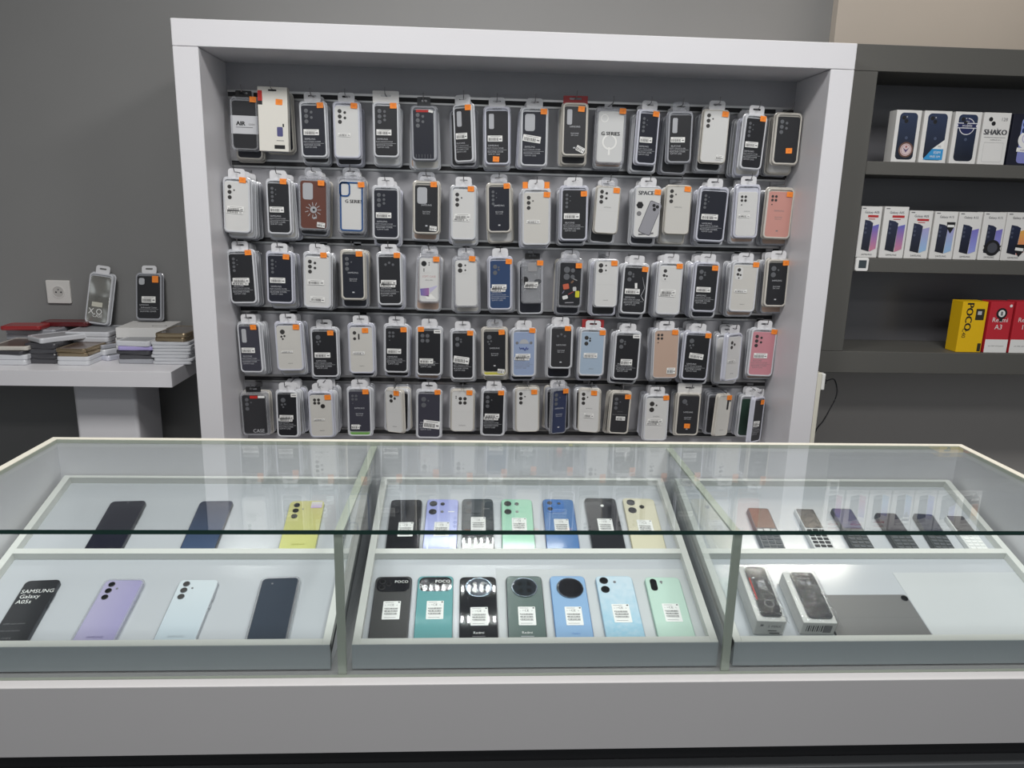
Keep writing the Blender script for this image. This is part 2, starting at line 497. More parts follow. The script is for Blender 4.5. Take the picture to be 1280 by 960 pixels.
def label_mb(w, h, z):
    q = MB(); q.slab(w, h, .0008, 0, .0004, PAPER, .0001, n=1)
    rnd = random.Random(int(w * 1e5) + int(h * 1e6))
    x = -w * .42
    while x < w * .22:
        bw = rnd.choice((.0008, .0012, .0018)); q.quad(x, -h * .12, bw, h * .5, .0005, INK); x += bw + rnd.choice((.0009, .0014))
    q.quad(w * .02, h * .32, w * .7, h * .07, .0005, GREYINK); q.quad(w * .36, -h * .1, w * .16, h * .2, .0005, GREYINK)
    return q


BACKT = {}
def back_meshes(w, h, rim, col):
    k = (round(w, 3), round(h, 3), rim)
    if k not in BACKT: BACKT[k] = tray_mb(w, h, rim, .015, 'n').mesh('packet_tray')
    k2 = (round(w, 3), round(h, 3), col)
    if k2 not in BACKT:
        q = MB(); q.slab(w * .82, h * .86, .009, .0108, .0142, case_mat(col), .0012, 0, -h * .025, n=4); BACKT[k2] = q.mesh('phone_case')
    k3 = ('tab', round(w, 2))
    if k3 not in BACKT: BACKT[k3] = tab_mesh('e', w).mesh('hang_tab')
    return BACKT[k], BACKT[k2], BACKT[k3]


# xt0,xt1,yt, xb0,xb1,yb, colour, cameras, print, label, price sticker, tab, packs behind, yaw, rim, fit, extra
D = {}
D['top row'] = [
 (285.4,322,119.6,288.4,325,189,'black','none','X','N',(.83,.06),'k',2,0,'x','n','air'),
 (321,359,108.5,325,360.5,189,'white','none','X','N',(.72,.23),'n',3,0,'c','f','whitebox'),
 (371,409,125.5,377,410,198,'navy','c32','S','L',1,'e',2,0,'w','n',''),
 (414,451,126,417.5,452,199,'white','c32','X','B',1,'e',2,0,'v','n',''),
 (464,500,126,466.5,500,198,'black','c33','S','L',1,'w',3,0,'w','n',''),
 (512.6,546.7,131,514,548,202,'navy','c32','X','N',0,'d',2,0,'g','n','red tag'),
 (566,593.5,128.5,570,595.5,204,'charcoal','win','S','L',1,'e',2,22,'w','n',''),
 (604,638.5,132,605,638.5,207,'black','win','S','L',(.45,.89),'e',2,0,'v','n',''),
 (650,687,133,649.5,684,209,'navy','win2','S',(.42,.53,.62,.11,-8),(.82,.08),'e',2,0,'w','n',''),
 (702.5,737,127,701,734,196,'charcoal','win','M',(.72,.86,.32,.1,-25),(.72,.13),'r',3,0,'c','n',''),
 (745.5,785,132.5,742,780.5,206,'white','none','X','N',(.85,.08),'n',2,0,'x','n','gseries'),
 (796,828,136,792,819.5,207,'navy','c4','S','L',1,'e',3,-10,'v','n',''),
 (835,868.5,138,832,864.5,205,'black','win','S','L',0,'c',3,0,'g','n',''),
 (879,915,136,873.5,907,205,'white','c3','X','T',(.8,.09),'e',3,0,'c','f',''),
 (929,963,142,922.5,951,213,'black','c4','S','L',1,'e',4,-8,'w','n',''),
 (969.5,1006,140,964,997,207,'black','c32','X','N',(.6,.72),'n',3,0,'c','n','')]
D['second row'] = [
 (276,314,221,279.5,314,292,'white','c3','X','2',(.72,.05),'e',5,0,'w','n',''),
 (330,364,223,334,366,294,'black','c4','S','L',(.7,.05),'e',4,0,'w','n',''),
 (371,411,220,373,411,289,'brown','win2','X','T',(.76,.12),'c',2,0,'x','n','emblem'),
 (419.5,458,220,422,457,293,'white','none','X','N',(.84,.14),'c',2,0,'x','n','bluering'),
 (464,500,231.5,465,500.5,300,'navy','c33','S','L',0,'e',3,0,'w','n',''),
 (515,551,225.5,516,550,293.5,'black','win2','M','T',(.76,.07),'c',2,0,'c','n',''),
 (562,597,231,563,595.5,301,'white','c3','X','2',(.77,.07),'e',2,0,'w','n',''),
 (607.5,640,228,608.5,640,292,'navy','c4','M','N',(.8,.07),'c',2,0,'c','n',''),
 (651,690,234.5,652,688,307.5,'ivory','c3','X','B',(.85,.12),'e',3,0,'w','n','orangeback'),
 (700,737,231.5,699,734.5,302,'black','c4','S','L',(.82,.15),'e',2,0,'v','n',''),
 (745.5,778,232,741,772,293,'white','c32','l','N',(.8,.09),'c',2,0,'c','f',''),
 (793.5,828.5,232,790,824,298,'white','none','X','N',(.84,.12),'e',3,0,'w','f','space'),
 (833,867,231,828.5,861.5,294,'ivory','c3','l','N',(.8,.08),'n',3,0,'c','f',''),
 (874.5,914,233,868,905,303,'navy','c4','S','L',0,'e',2,0,'v','n',''),
 (919.5,953.5,230,915,947,298.5,'white','sqs','l','B',0,'e',3,0,'v','n','small'),
 (959,996,234,952,987.5,299.5,'coral','sqs','M','N',(.8,.13),'n',2,0,'c','n','')]
D['middle row'] = [
 (282,317,311.5,287,323.5,380.5,'black','c4','S','2',(.78,.06),'e',3,0,'w','n',''),
 (330.5,367,314,333.5,368,380.5,'navy','c4','S','L',(.74,.1),'e',3,0,'v','n',''),
 (377.5,415,315,379,415,386,'white','c32','X','2B',(.72,.05),'e',4,0,'w','n',''),
 (424,457,312,426,458,376,'navy','c3','M','N',(.75,.08),'n',4,0,'c','n',''),
 (469,503,315,472,504,382.5,'black','top3','S','2',(.8,.06),'e',3,0,'w','n',''),
 (521,551.5,317.5,521.5,551,380,'white','blk','X','N',(.8,.1),'c',2,0,'x','n','purple'),
 (565,600,320,567,599,385.5,'white','b2','X','N',(.73,.05),'c',3,0,'x','n',''),
 (609.5,641,320,609.5,641,388.5,'blue','d3','S','2',(.84,.1),'e',2,0,'v','n',''),
 (652,679.5,323,651.5,679.5,380,'grey','none','X','2',(.84,.1),'k',1,0,'x','n','clear'),
 (697,731.5,323,696,726.5,385.5,'black','big4','X','N',(.8,.14),'c',2,0,'x','n','stickers'),
 (744,775,324,741,772,385,'white','b2','l','N',(.78,.08),'n',4,0,'w','f',''),
 (779.5,813,329,773,808,393.5,'black','d3','S','L',(.82,.11),'e',3,0,'w','n','scratch'),
 (823,856,327,817.5,850.5,394.5,'white','b3','X','2',(.82,.08),'e',4,0,'w','n',''),
 (869,902,327,862.5,895.5,391,'black','d3','S','L',(.78,.12),'e',4,0,'v','n',''),
 (915,951,326,909.5,943.5,391,'ivory','b3','l','B',(.86,.07),'e',3,0,'w','n',''),
 (959,989,323,953,983,384.5,'black','c2','M','N',(.8,.09),'e',3,0,'c','n','')]
D['fourth row'] = [
 (294.5,326.5,402.5,300,332.5,467,'slate','win','S','L',(.7,.1),'e',2,8,'w','n',''),
 (341.5,377,402,345.5,382,464.5,'ivory','one','l','G',(.78,.11),'e',3,0,'v','n',''),
 (386,423,409,389.5,425,472.5,'black','one','S','L',(.72,.11),'e',1,0,'w','n',''),
 (433,468,404,436,469.5,468,'ivory','bar','l','B',(.66,.14),'e',2,0,'v','n',''),
 (479,511.5,405,479,511.5,467,'black','sqs','S','L',(.78,.11),'e',1,0,'w','n',''),
 (519,554,408,519.5,553,470.5,'black','sq','S',(.4,.69,.5,.1,0),(.2,.06),'e',1,0,'w','n','tag'),
 (562,594.5,411,563,593.5,475.5,'black','d3','S',(.45,.6,.62,.13,-8),(.8,.08),'e',1,0,'w','n',''),
 (601.5,635,409,601.5,635,471.5,'black','one','M','T',(.76,.1),'c',1,0,'c','n','yellowfoot'),
 (639,671.5,410,639,670.5,472,'cornflower blue','moon','S','2',(.82,.05),'e',1,0,'w','n','scribble'),
 (686,718.5,406,686,715,462,'charcoal','top3','M','N',(.75,.08),'e',2,0,'w','n',''),
 (724.5,759,410,721.5,755,471,'pale blue','d3','l','LI',(.85,.09),'e',2,0,'w','n','redback'),
 (768.5,803.5,414,764,798,476,'black','d3','S',(.5,.62,.42,.12,0),0,'e',3,0,'w','n','tag'),
 (816.5,851.5,411,814.5,847,474,'sand','sqs','X',(.72,.83,.32,.12,0),(.8,.07),'e',4,0,'w','f',''),
 (856,891.5,414,849.5,884.5,476,'black','one','S',(.5,.5,.5,.11,-6),(.85,.08),'e',4,0,'v','n',''),
 (904,930.5,416,898.5,923.5,477,'white','card3','l','B',0,'e',2,-32,'v','n',''),
 (939,974,410,932.5,965.5,471.5,'pink','c32','S','LI',(.85,.07),'e',1,0,'w','n','')]
D['bottom row'] = [
 (297.5,334.5,489.5,303,337.5,545.5,'charcoal','c3','X','N',0,'k',2,0,'x','n','darkbox'),
 (342.5,373.5,488,346,374.5,547.5,'black','one','S','2',0,'e',5,0,'w','n','tag'),
 (383,416.5,489,387,419.5,548,'ivory','qc','l','G',(.78,.13),'e',6,0,'v','n',''),
 (432,465,484,434.5,466,546.5,'slate','sqs','M',(.33,.79,.32,.09,0),(.75,.09),'e',3,0,'w','n','greenfoot'),
 (482,505.5,487,484,508,542,'white','card3','l','N',(.66,.08),'n',3,24,'c','f',''),
 (519.5,553,487,519.5,552.5,549,'slate','c2','S',(.6,.7,.62,.16,-6),(.82,.05),'e',1,0,'w','n',''),
 (563,594,487,562.5,593,540.5,'white','q','l','N',(.77,.07),'n',2,0,'c','f',''),
 (601.5,633,486,600,631,546,'black','c3','S','2',(.8,.08),'e',2,0,'w','n',''),
 (644,675,485,644,674.5,541,'white','c3','X','N',(.77,.09),'n',2,0,'c','f',''),
 (688,709.5,486.5,685.5,707,543.5,'indigo','c3','M','N',(.82,.05),'c',2,-20,'x','f',''),
 (724.5,752.5,486,723,750,541.5,'white','c3','l',(.5,.6,.42,.1,0),(.7,.09),'n',2,14,'c','f',''),
 (764,791,489,758.5,786,543.5,'charcoal','c3','l',(.55,.62,.42,.09,0),(.8,.12),'n',2,0,'c','n',''),
 (806,838.5,493,802.5,834,552,'white','c2','l','2',(.84,.07),'e',3,0,'w','n',''),
 (847,878,490.5,841.5,873.5,545.5,'charcoal','circ','M','N',(.5,.76),'w',3,0,'c','n',''),
 (896.5,916,493,887.5,909.5,546,'ivory','slot','l','N',(.75,.08),'n',3,-20,'c','f',''),
 (938,959,496,930.5,950,554,'charcoal','none','S',(.42,.58,.5,.12,-4),(.72,.13),'e',2,-35,'v','n','')]

CNAME = {'navy': 'navy blue', 'slate': 'slate grey', 'charcoal': 'charcoal', 'ivory': 'ivory white'}
EXTRA = {'air': 'black case in clear box with white printed band', 'whitebox': 'tall white card box with red corner flash', 'red tag': 'navy case with silver side and red top tag',
         'gseries': 'clear magnetic ring case in cellophane sleeve', 'emblem': 'brown leather-look case with silver emblem', 'bluering': 'clear case with blue outline frame',
         'space': 'white card packet printed with a tilted phone', 'purple': 'clear case with purple printed insert', 'clear': 'clear transparent case packet with black clip',
         'stickers': 'black case covered in small coloured stickers', 'yellowfoot': 'black case packet with yellow strip at its foot', 'scribble': 'cornflower blue case with dark blue scribble',
         'greenfoot': 'slate case packet with green strip at its foot', 'darkbox': 'dark smoky phone case box with red tag', 'orangeback': 'ivory case with orange stickers beside its tab',
         'redback': 'pale blue case in front of a red card', 'scratch': 'black case with white scuff marks'}
BACKC = ['white', 'black', 'navy', 'black', 'ivory', 'charcoal', 'white', 'sand']
GRP = {'top row': 'case packets hanging in the top row', 'second row': 'case packets hanging in the second row', 'middle row': 'case packets hanging in the middle row',
       'fourth row': 'case packets hanging in the fourth row', 'bottom row': 'case packets hanging in the bottom row'}


BACKO = {('bottom row', 14): 'charcoal', ('bottom row', 15): 'green', ('fourth row', 14): 'white', ('bottom row', 9): 'black', ('bottom row', 4): 'black', ('second row', 10): 'black', ('top row', 9): 'black'}


def front_pack(row, i, d):
    xt0, xt1, yt, xb0, xb1, yb, col, cam_, prt, lab, stk, tab, nb, yaw, rim, fit, ex = d
    ZF = .016
    yp = .222 - .0185 * (nb + 1) - (.02 if abs(yaw) > 12 else 0)
    A = aty((xt0 + xt1) / 2, yt, yp); B = aty((xb0 + xb1) / 2, yb, yp)
    h = math.hypot(A.x - B.x, A.z - B.z)
    w = (aty((xt1 + xb1) / 2, (yt + yb) / 2, yp).x - aty((xt0 + xb0) / 2, (yt + yb) / 2, yp).x) / math.cos(R(yaw))
    roll = math.asin(max(-1, min(1, -(A.x - B.x) / h)))
    mid = (A + B) / 2
    yw = R(-yaw)
    Mx = T((mid.x, yp + ZF, mid.z)) @ RZ(yw) @ RX(PI / 2) @ RZ(roll)
    desc = EXTRA.get(ex)
    cn = CNAME.get(col, col)
    feats = []
    if not desc:
        feats = 'with orange price sticker' if stk else 'with no orange sticker'
        if abs(yaw) > 12: feats = 'turned sideways on its hook'
        desc = f'{cn} phone case packet {feats}'
    lbl = f'{desc}, {ORD[i]} along the {row}'
    t = thing('case_packet', lbl, 'phone case', Mx, GRP[row])
    dark = col in DARKC
    # --- tray
    if ex == 'whitebox':
        q = MB(); q.slab(w, h, .001, -.012, ZF, mat('white_card', (226, 223, 214), .55), .0006, n=1)
        q.slab(.026, .005, .0024, ZF, ZF + .0003, INK, .0001, 0, h / 2 - .01, n=3)
        q.quad(-w * .42, h * .36, w * .15, h * .16, ZF + .0003, mat('red_flash', (190, 40, 32), .5)); q.quad(-w * .42, h * .25, w * .15, h * .06, ZF + .0003, INK)
        q.slab(w * .2, h * .15, .003, ZF, ZF + .0004, mat('tiny_phone_picture', (84, 84, 130), .4), .0001, w * .22, -h * .19, n=2)
        q.quad(w * .34, -h * .09, w * .05, h * .05, ZF + .0003, INK); q.quad(w * .2, -h * .43, w * .36, h * .06, ZF + .0003, INK)
        q.quad(w * .22, -h * .33, w * .25, h * .01, ZF + .0003, GREYINK)
        q.build('card_box', t)
    else:
        tray_mb(w, h, rim, ZF, fit).build('packet_tray', t)
        # --- case
        mL, mT, mB = (.085, .085, .045) if fit == 'n' else (.045, .03, .03)
        if ex == 'small': mL, mT, mB = .12, .14, .05
        if ex == 'yellowfoot' or ex == 'greenfoot': mB = .12
        cw, ch = w * (1 - 2 * mL), h * (1 - mT - mB)
        cy = h / 2 - h * mT - ch / 2
        q = MB(); cm = case_mat(col); zt = .0148
        if rim == 'x': zt = .0120
        X = T((0, cy, 0))
        if ex == 'gseries':
            cm = mat('milky_insert', (206, 207, 206), .5)
        if ex in ('bluering', 'purple'): cm = mat('pearl_insert', (212, 212, 210), .45)
        if ex == 'clear': cm = CLEARB
        q.slab(cw, ch, .009, .0112 if rim != 'x' else .008, zt, cm, .0012, 0, 0, X, n=5)
        z = zt + .0002
        def qt(s, fy, size, m, fx=.5, rot=0, mw=.8): q.text(s, -cw / 2 + fx * cw, ch / 2 - fy * ch, size, z, m, rot, cw * mw, X)
        sub = MB(); cams(sub, cam_, cw, ch, z, dark); 
        if sub.v:
            o = sub.build('camera_cutout', t); o.location = (0, cy, 0)
        ink = LTINK if dark else GREYINK
        if prt == 'S':
            qt('SAMSUNG' if i % 3 else 'SILICONE', .665, .0075, ink, .33, mw=.5)
            qt('SOFT-TOUCH COVER', .715, .0075, ink, .42, mw=.72); q.quad(0, ch / 2 - .748 * ch, cw * .84, .0007, z, ink, X=X)
            qt('SILICONE COVER', .785, .0085, ink, .42, mw=.7); qt('SLIM FIT CASE', .83, .006, ink, .36, mw=.55)
        elif prt == 'M':
            qt('SAMSUNG', .42, .0075, ink); qt('SILICONE', .56, .006, ink); qt('Slim cover', .6, .0055, ink)
            q.quad(0, ch / 2 - .86 * ch, .007, .004, z, ink, X=X)
        elif prt == 'l':
            qt('SAMSUNG' if cam_ in ('c3', 'c32', 'sqs', 'c2', 'q') else 'xiaomi', .44 if cam_ in ('c3', 'c32', 'sqs', 'c2') else .86, .006, GREYINK, mw=.3)
            q.quad(0, ch / 2 - .52 * ch, cw * .8, .0004, z, mat('faint_emboss', (196, 196, 194), .5), X=X)
        if ex == 'red tag':
            q.quad(cw * .46, 0, cw * .08, ch * .96, z, WINL, X=X); q.quad(-cw * .05, ch * .475, cw * .6, ch * .045, z, mat('red_flash', (190, 40, 32), .5), X=X)
            q.quad(cw * .3, ch * .47, cw * .2, ch * .05, z + .0001, PAPER, -.2, X=X)
            for k in range(6): q.quad(-cw * .38 + k * cw * .13, -ch * .44, cw * .012, ch * .08, z, GREYINK, X=X)
        if ex == 'emblem':
            sv = mat('silver_foil', (196, 196, 198), .3, metal=.6); rnd = random.Random(4)
            q.disc(.011, z, z + .0005, sv, 0, -ch * .1, 16, X); q.disc(.004, z + .0005, z + .001, INK, 0.001, -ch * .1, 10, X)
            for k in range(11):
                a = 2 * PI * k / 11; L = .017 + .006 * rnd.random()
                q.quad(math.cos(a) * L, -ch * .1 + math.sin(a) * L, .011, .0022, z + .0002, sv, a, X)
            q.quad(.004, -ch * .27, .012, .006, z, sv, .3, X)
        if ex == 'gseries':
            q.text('G SERIES', 0, ch * .06, .016, z + .0006, INK, 0, cw * .8, X, bold=.04); q.ring(.024, .019, z, z + .0004, PAPER, -.002, -ch * .1, 24, X)
            q.quad(-.002, -ch * .28, .006, .024, z, PAPER, X=X); q.ring(.012, .01, z, z + .0004, PAPER, -cw * .25, ch * .36, 16, X)
        if ex == 'bluering':
            bl = mat('blue_outline', (30, 78, 136), .35)
            for (a, b_, c, e, f) in ((cw * .94, ch * .97, .009, 0, 0), (.035, .046, .012, -cw * .27, ch * .335)):
                q.loops([(rr(a, b_, c, 5, e, f), z), (rr(a, b_, c, 5, e, f), z + .002), (rr(a - .009, b_ - .009, c - .004, 5, e, f), z + .002), (rr(a - .009, b_ - .009, c - .004, 5, e, f), z)], bl, False, False, X)
            q.text('G SERIES', cw * .1, ch * .1, .015, z + .0002, INK, 0, cw * .75, X, bold=.04)
        if ex == 'space':
            q.text('SPACE', -cw * .08, ch * .38, .018, z + .0002, mat('slate_ink', (60, 62, 68), .5), 0, cw * .7, X, bold=.05)
            gm = mat('printed_phone_grey', (150, 150, 156), .4); dk = mat('printed_phone_edge', (92, 92, 98), .4)
            XX = X @ T((cw * .13, -ch * .12, 0)) @ RZ(R(-20))
            q.slab(.043, .108, .006, z, z + .0003, dk, .0001, 0, 0, XX, 3); q.slab(.039, .104, .005, z + .0003, z + .0005, gm, .0001, 0, 0, XX, 3)
            for a, b_ in ((-.006, .042), (.006, .042), (0, .031)): q.disc(.0055, z + .0005, z + .0009, INK, a + .002, b_, 12, XX)
            q.disc(.012, z, z + .0003, INK, -cw * .3, ch * .14, 6, X); q.disc(.008, z, z + .0003, GREYINK, -cw * .32, -ch * .03, 10, X)
            q.quad(0, -ch * .44, cw * .6, .006, z, GREYINK, .1, X)
        if ex == 'purple':
            q.poly([(-cw * .45, -ch * .2), (0, -ch * .18), (0, -ch * .38), (-cw * .42, -ch * .36)], z, gradient_mat('purple_print', (90, 110, 170), (170, 110, 160), 'X', -.04, .01, .5, 0), X)
            q.poly([(0, -ch * .18), (cw * .4, -ch * .12), (cw * .4, -ch * .15), (cw * .05, -ch * .3)], z, mat('lilac_print', (190, 186, 214), .5), X)
            q.poly([(-cw * .2, -ch * .38), (cw * .1, -ch * .32), (cw * .35, -ch * .43), (-cw * .1, -ch * .44)], z, PAPER, X)
            q.text('SOFT CASE', 0, ch * .08, .009, z, mat('rose_print', (190, 140, 140), .5), 0, cw * .75, X); q.text('ultra slim', 0, ch * .0, .007, z, GREYINK, 0, cw * .5, X)
        if ex == 'clear':
            q.disc(.011, z, z + .0004, INK, -cw * .4, ch * .06, 14, X); q.disc(.013, z, z + .0004, mat('smoke_print', (74, 76, 80), .5), cw * .3, ch * .02, 14, X, ry=.008)
            q.slab(cw * .5, .03, .005, z, z + .0004, mat('lens_island_grey', (150, 150, 152), .4), .0002, 0, ch * .38, X, 3)
        if ex == 'stickers':
            for (fx, fy, w_, h_, c_, rt) in ((-.18, -.05, .02, .018, (196, 96, 70), .2), (.22, -.1, .012, .014, (190, 190, 190), .1), (.36, -.22, .014, .022, (206, 200, 50), 0), (-.2, -.3, .018, .012, (222, 222, 220), .3),
                                        (.05, -.2, .02, .003, (150, 60, 60), .5), (-.3, -.18, .012, .003, (120, 120, 140), 1), (.2, .12, .02, .003, (150, 150, 150), -.4), (0, -.42, .03, .003, (150, 150, 155), .05), (.1, .06, .012, .006, (120, 90, 70), .8)):
                q.slab(w_, h_, .003, z, z + .0004, mat('decal_%d_%d_%d' % c_, c_, .5), .0001, 0, 0, X @ T((cw * fx, ch * fy, 0)) @ RZ(rt), 3)
        if ex == 'scribble':
            sb = mat('blue_marker', (36, 56, 140), .5); rnd = random.Random(3); p = [(-.014 + .0032 * k, ch * .13 + rnd.uniform(-.008, .008), z + .0006) for k in range(10)]
            q.tube(p, .0009, sb, 5, X); p = [(-.016 + .0035 * k, ch * .1 + rnd.uniform(-.005, .009), z + .0006) for k in range(10)]; q.tube(p, .0009, sb, 5, X)
        if ex == 'scratch':
            q.tube([(cw * .3, ch * .3, z), (cw * .44, ch * .05, z), (cw * .3, -ch * .12, z), (cw * .44, -ch * .22, z)], .0012, WINL, 5, X); q.quad(.004, ch * .1, .008, .018, z, PAPER, .1, X)
        if ex == 'air':
            q.slab(cw * 1.12, h * .33, .001, .0135, .0142, mat('silver_band', (196, 197, 200), .4), .0002, 0, h * .0, X, 1)
            q.text('AIR', -cw * .15, h * .02, .018, .0146, INK, 0, cw * .5, X, bold=.05); q.text('case', cw * .3, h * .015, .011, .0146, GREYINK, 0, cw * .3, X)
            q.quad(0, -h * .045, cw * .7, .002, .0146, GREYINK, X=X)
        if ex == 'darkbox':
            q.text('CASE', cw * .12, -ch * .42, .017, z, LTINK, 0, cw * .6, X); q.quad(-cw * .0, ch * .45, cw * .32, ch * .07, z, mat('red_flash', (190, 40, 32), .5), X=X)
            q.quad(cw * .32, ch * .455, cw * .28, ch * .06, z, PAPER, X=X)
        q.build('phone_case', t)
        if ex == 'yellowfoot' or ex == 'greenfoot':
            q = MB(); q.slab(w * .8, h * .07, .004, .0112, .014, mat(ex, (196, 190, 80) if ex[0] == 'y' else (110, 160, 80), .5), .0005, 0, -h * .44, n=3); q.build('card_foot', t)
        if fit == 'n' and rim in 'wv' and tab == 'e' and ex != 'clear':
            q = MB(); q.text('SAMSUNG', 0, h / 2 - .0095, .0075, ZF + .0003, INK, 0, w * .32); q.build('header_print', t)
    if ex == 'tag' or ex == 'redback':
        if ex == 'tag':
            q = MB(); q.slab(w * .26, .012, .001, 0, .0005, PAPER, .0001, n=1); q.quad(0, 0, w * .18, .003, .0006, GREYINK); o = q.build('size_tag', t); o.location = (w * .3, h * .4, ZF)
        else:
            q = MB(); q.slab(w * .8, .03, .002, .0, .003, TABM['r'], .0005, 0, h / 2 + .012, n=2); q.build('red_card', t)
    if ex == 'orangeback':
        for s in (-1, 1):
            q = MB(); q.slab(.017, .02, .001, 0, .0006, ORANGE, .0002, n=1); o = q.build('price_sticker', t); o.location = (s * w * .36, h / 2 + .008, .004)
    # --- label
    L = []
    if lab == 'L': L = [(.42, .545, .54, .1, 0)]
    elif lab == 'LI': L = [(.45, .56, .5, .1, 0)]
    elif lab == '2': L = [(.46, .56, .58, .09, 0), (.42, .615, .58, .06, -2)]
    elif lab == '2B': L = [(.45, .53, .56, .09, 0), (.5, .83, .5, .09, -3)]
    elif lab == 'T': L = [(.74, .88, .26, .09, -6)]
    elif lab == 'B': L = [(.4, .58, .44, .06, 0)]
    elif lab == 'G': L = [(.42, .6, .4, .035, 0)]
    elif isinstance(lab, tuple): L = [lab]
    for (fx, fy, lw, lh, rot) in L:
        o = label_mb(w * lw, h * lh, 0).build('barcode_label', t)
        o.location = (-w / 2 + fx * w, h / 2 - fy * h, ZF + .0002); o.rotation_euler = (0, 0, R(rot))
    if stk:
        fx, fy = stk if isinstance(stk, tuple) else (.77, .08)
        q = MB(); q.slab(.0208, .0168, .001, 0, .0006, ORANGE, .0002, n=1)
        q.text('20' if i % 2 else '25', 0, 0, .008, .0008, mat('orange_ink', (224, 108, 24), .6))
        o = q.build('price_sticker', t); o.location = (-w / 2 + fx * w, h / 2 - fy * h, ZF + .0004); o.rotation_euler = (0, 0, R(random.uniform(-4, 4)))
    ztab = .013
    if tab != 'n':
        o = tab_mesh(tab, w).build('hang_tab', t); o.location = (0, h / 2, 0); ztab = {'e': .013, 'w': .0156, 'd': .0125, 'r': .0094, 'k': .0083, 'c': .0135}[tab]
    else: ztab = -.008 if ex == 'whitebox' else .006
    # --- hook: straight wire from the back board, tip bent up
    hk = mid + Vector((-math.sin(roll) * (h / 2 + ztab), 0, math.cos(roll) * (h / 2 + ztab)))
    Hm = T((hk.x, BACKY, hk.z + .001))
    ho = thing('wire_hook', f'thin steel hook holding the {ORD[i]} stack of cases along the {row}', 'hook', Hm, 'wire hooks in the ' + row)
    yt_ = yp - BACKY - .012
    q = MB(); q.tube([(0, -.004, 0), (0, yt_ * .5, 0), (0, yt_, 0), (0, yt_ - .006, .003), (0, yt_ - .010, .010), (0, yt_ - .011, .020)], .0016, STEEL, 6); q.build('wire', ho)
    q = MB(); q.box(-.012, .012, -.004, -.0005, -.008, .012, STEEL); q.build('clip_plate', ho)
    # --- the packs behind it on the same hook
    rnd = random.Random(hash((row, i)) if False else i * 17 + len(row))
    w2, h2 = min(w, .1), min(h, .19)
    w2, h2 = round(w2, 2) if w2 > .085 else .09, .175 if row == 'bottom row' else .185
    if row == 'bottom row': h2 = min(.16, h)
    for k in range(nb):
        rim2 = rnd.choice(('w', 'v', 'g', 'w')) if rim in 'wvg' else rnd.choice(('c', 'w', 'c', 'g'))
        mt, mc, mtab = back_meshes(w2, h2, rim2, BACKO.get((row, i)) or rnd.choice(BACKC))
        yy = .2385 - .0185 * (nb - 1 - k)
        rl = roll * .6 + R(rnd.uniform(-2.5, 2.5))
        hz = hk.z - ztab - .006 - rnd.uniform(0, .007)
        xx = hk.x + rnd.uniform(-.004, .004)
        Mb = T((xx, yy, hz)) @ RX(PI / 2) @ RZ(rl) @ T((0, -h2 / 2, 0))
        desc2 = ['directly', 'two back', 'three back', 'four back', 'five back', 'six back']
        bl = (f'packet hanging directly behind the {ORD[i]} front packet of the {row}' if k == 0 else f'packet {desc2[k]} behind the {ORD[i]} front packet of the {row}')
        tb = thing('case_packet', bl, 'phone case', Mb, GRP[row])
        inst(mt, 'packet_tray', tb); inst(mc, 'phone_case', tb)
        if tab in 'ewc': o = inst(mtab, 'hang_tab', tb); o.location = (0, h2 / 2, 0)


for row, items in D.items():
    for i, d in enumerate(items): front_pack(row, i, d)

# ------------------------------------------------------------------ glass showcase counter
CXL, CXR, CYB, CYF, CZT, CZB = -.1015, 2.0755, -.6527, -1.1467, 1.0058, .7186
ct = thing('glass_showcase', 'long glass topped display counter with white base in front of the case wall', 'counter', T((1, -.8, 0)))
def gb(name, x0, x1, y0, y1, z0, z1, m, b=0, par=None):
    q = MB(); q.box(x0 - 1, x1 - 1, y0 + .8, y1 + .8, z0, z1, m, b=b); return q.build(name, par or ct)
gb('base_slab', CXL - .02, CXR + .02, CYF - .0205, CYB + .015, .5788, CZB, mat('counter_front_white', (192, 190, 190), .45, noise=.015, nscale=5), .0015)
gb('plinth', CXL, CXR, CYF + .012, CYB, .02, .5785, PLINTH)
gb('lower_front', CXL - .02, CXR + .02, CYF - .018, CYF + .011, .05, .531, LOWER, .001)
q = MB(); q.box(CXL - 1, CXR - 1, CYB + .8, CYB + .815, CZB, CZT - .004, WHITE); q.box(CXL - 1, CXR - 1, CYB + .8, CYB + .815, CZT - .004, CZT, CREAM); q.build('back_panel', ct)
for x0 in (CXL, CXR - .016):
    q = MB(); q.box(x0 - 1, x0 - .984, CYF + .8, CYB + .8, CZB, CZT - .004, WHITE); q.box(x0 - 1, x0 - .984, CYF + .8, CYB + .8, CZT - .004, CZT, CREAM); q.build('end_panel', ct)
def pane(name, x0, x1, y0, y1, z0, z1, edges):
    q = MB(); X = T((-1, .8, 0))
    vs = [(x0, y0, z0), (x1, y0, z0), (x1, y1, z0), (x0, y1, z0), (x0, y0, z1), (x1, y0, z1), (x1, y1, z1), (x0, y1, z1)]
    F = [(3, 2, 1, 0), (4, 5, 6, 7), (0, 1, 5, 4), (1, 2, 6, 5), (2, 3, 7, 6), (3, 0, 4, 7)]
    for k, f in enumerate(F): q.add([vs[i] for i in f], [(0, 1, 2, 3)], (GEDGE if k == 2 else GTRIM) if k in edges else GLASS, X)
    return q.build(name, ct)
pane('top_glass', CXL + .0165, CXR - .0165, CYF, CYB - .0005, CZT - .009, CZT - .001, (2, 3, 4, 5))
pane('front_glass', CXL + .0165, CXR - .0165, CYF + .001, CYF + .009, CZB + .0005, CZT - .0095, (0, 3, 5))
TILT = math.atan2(.1577, .5)
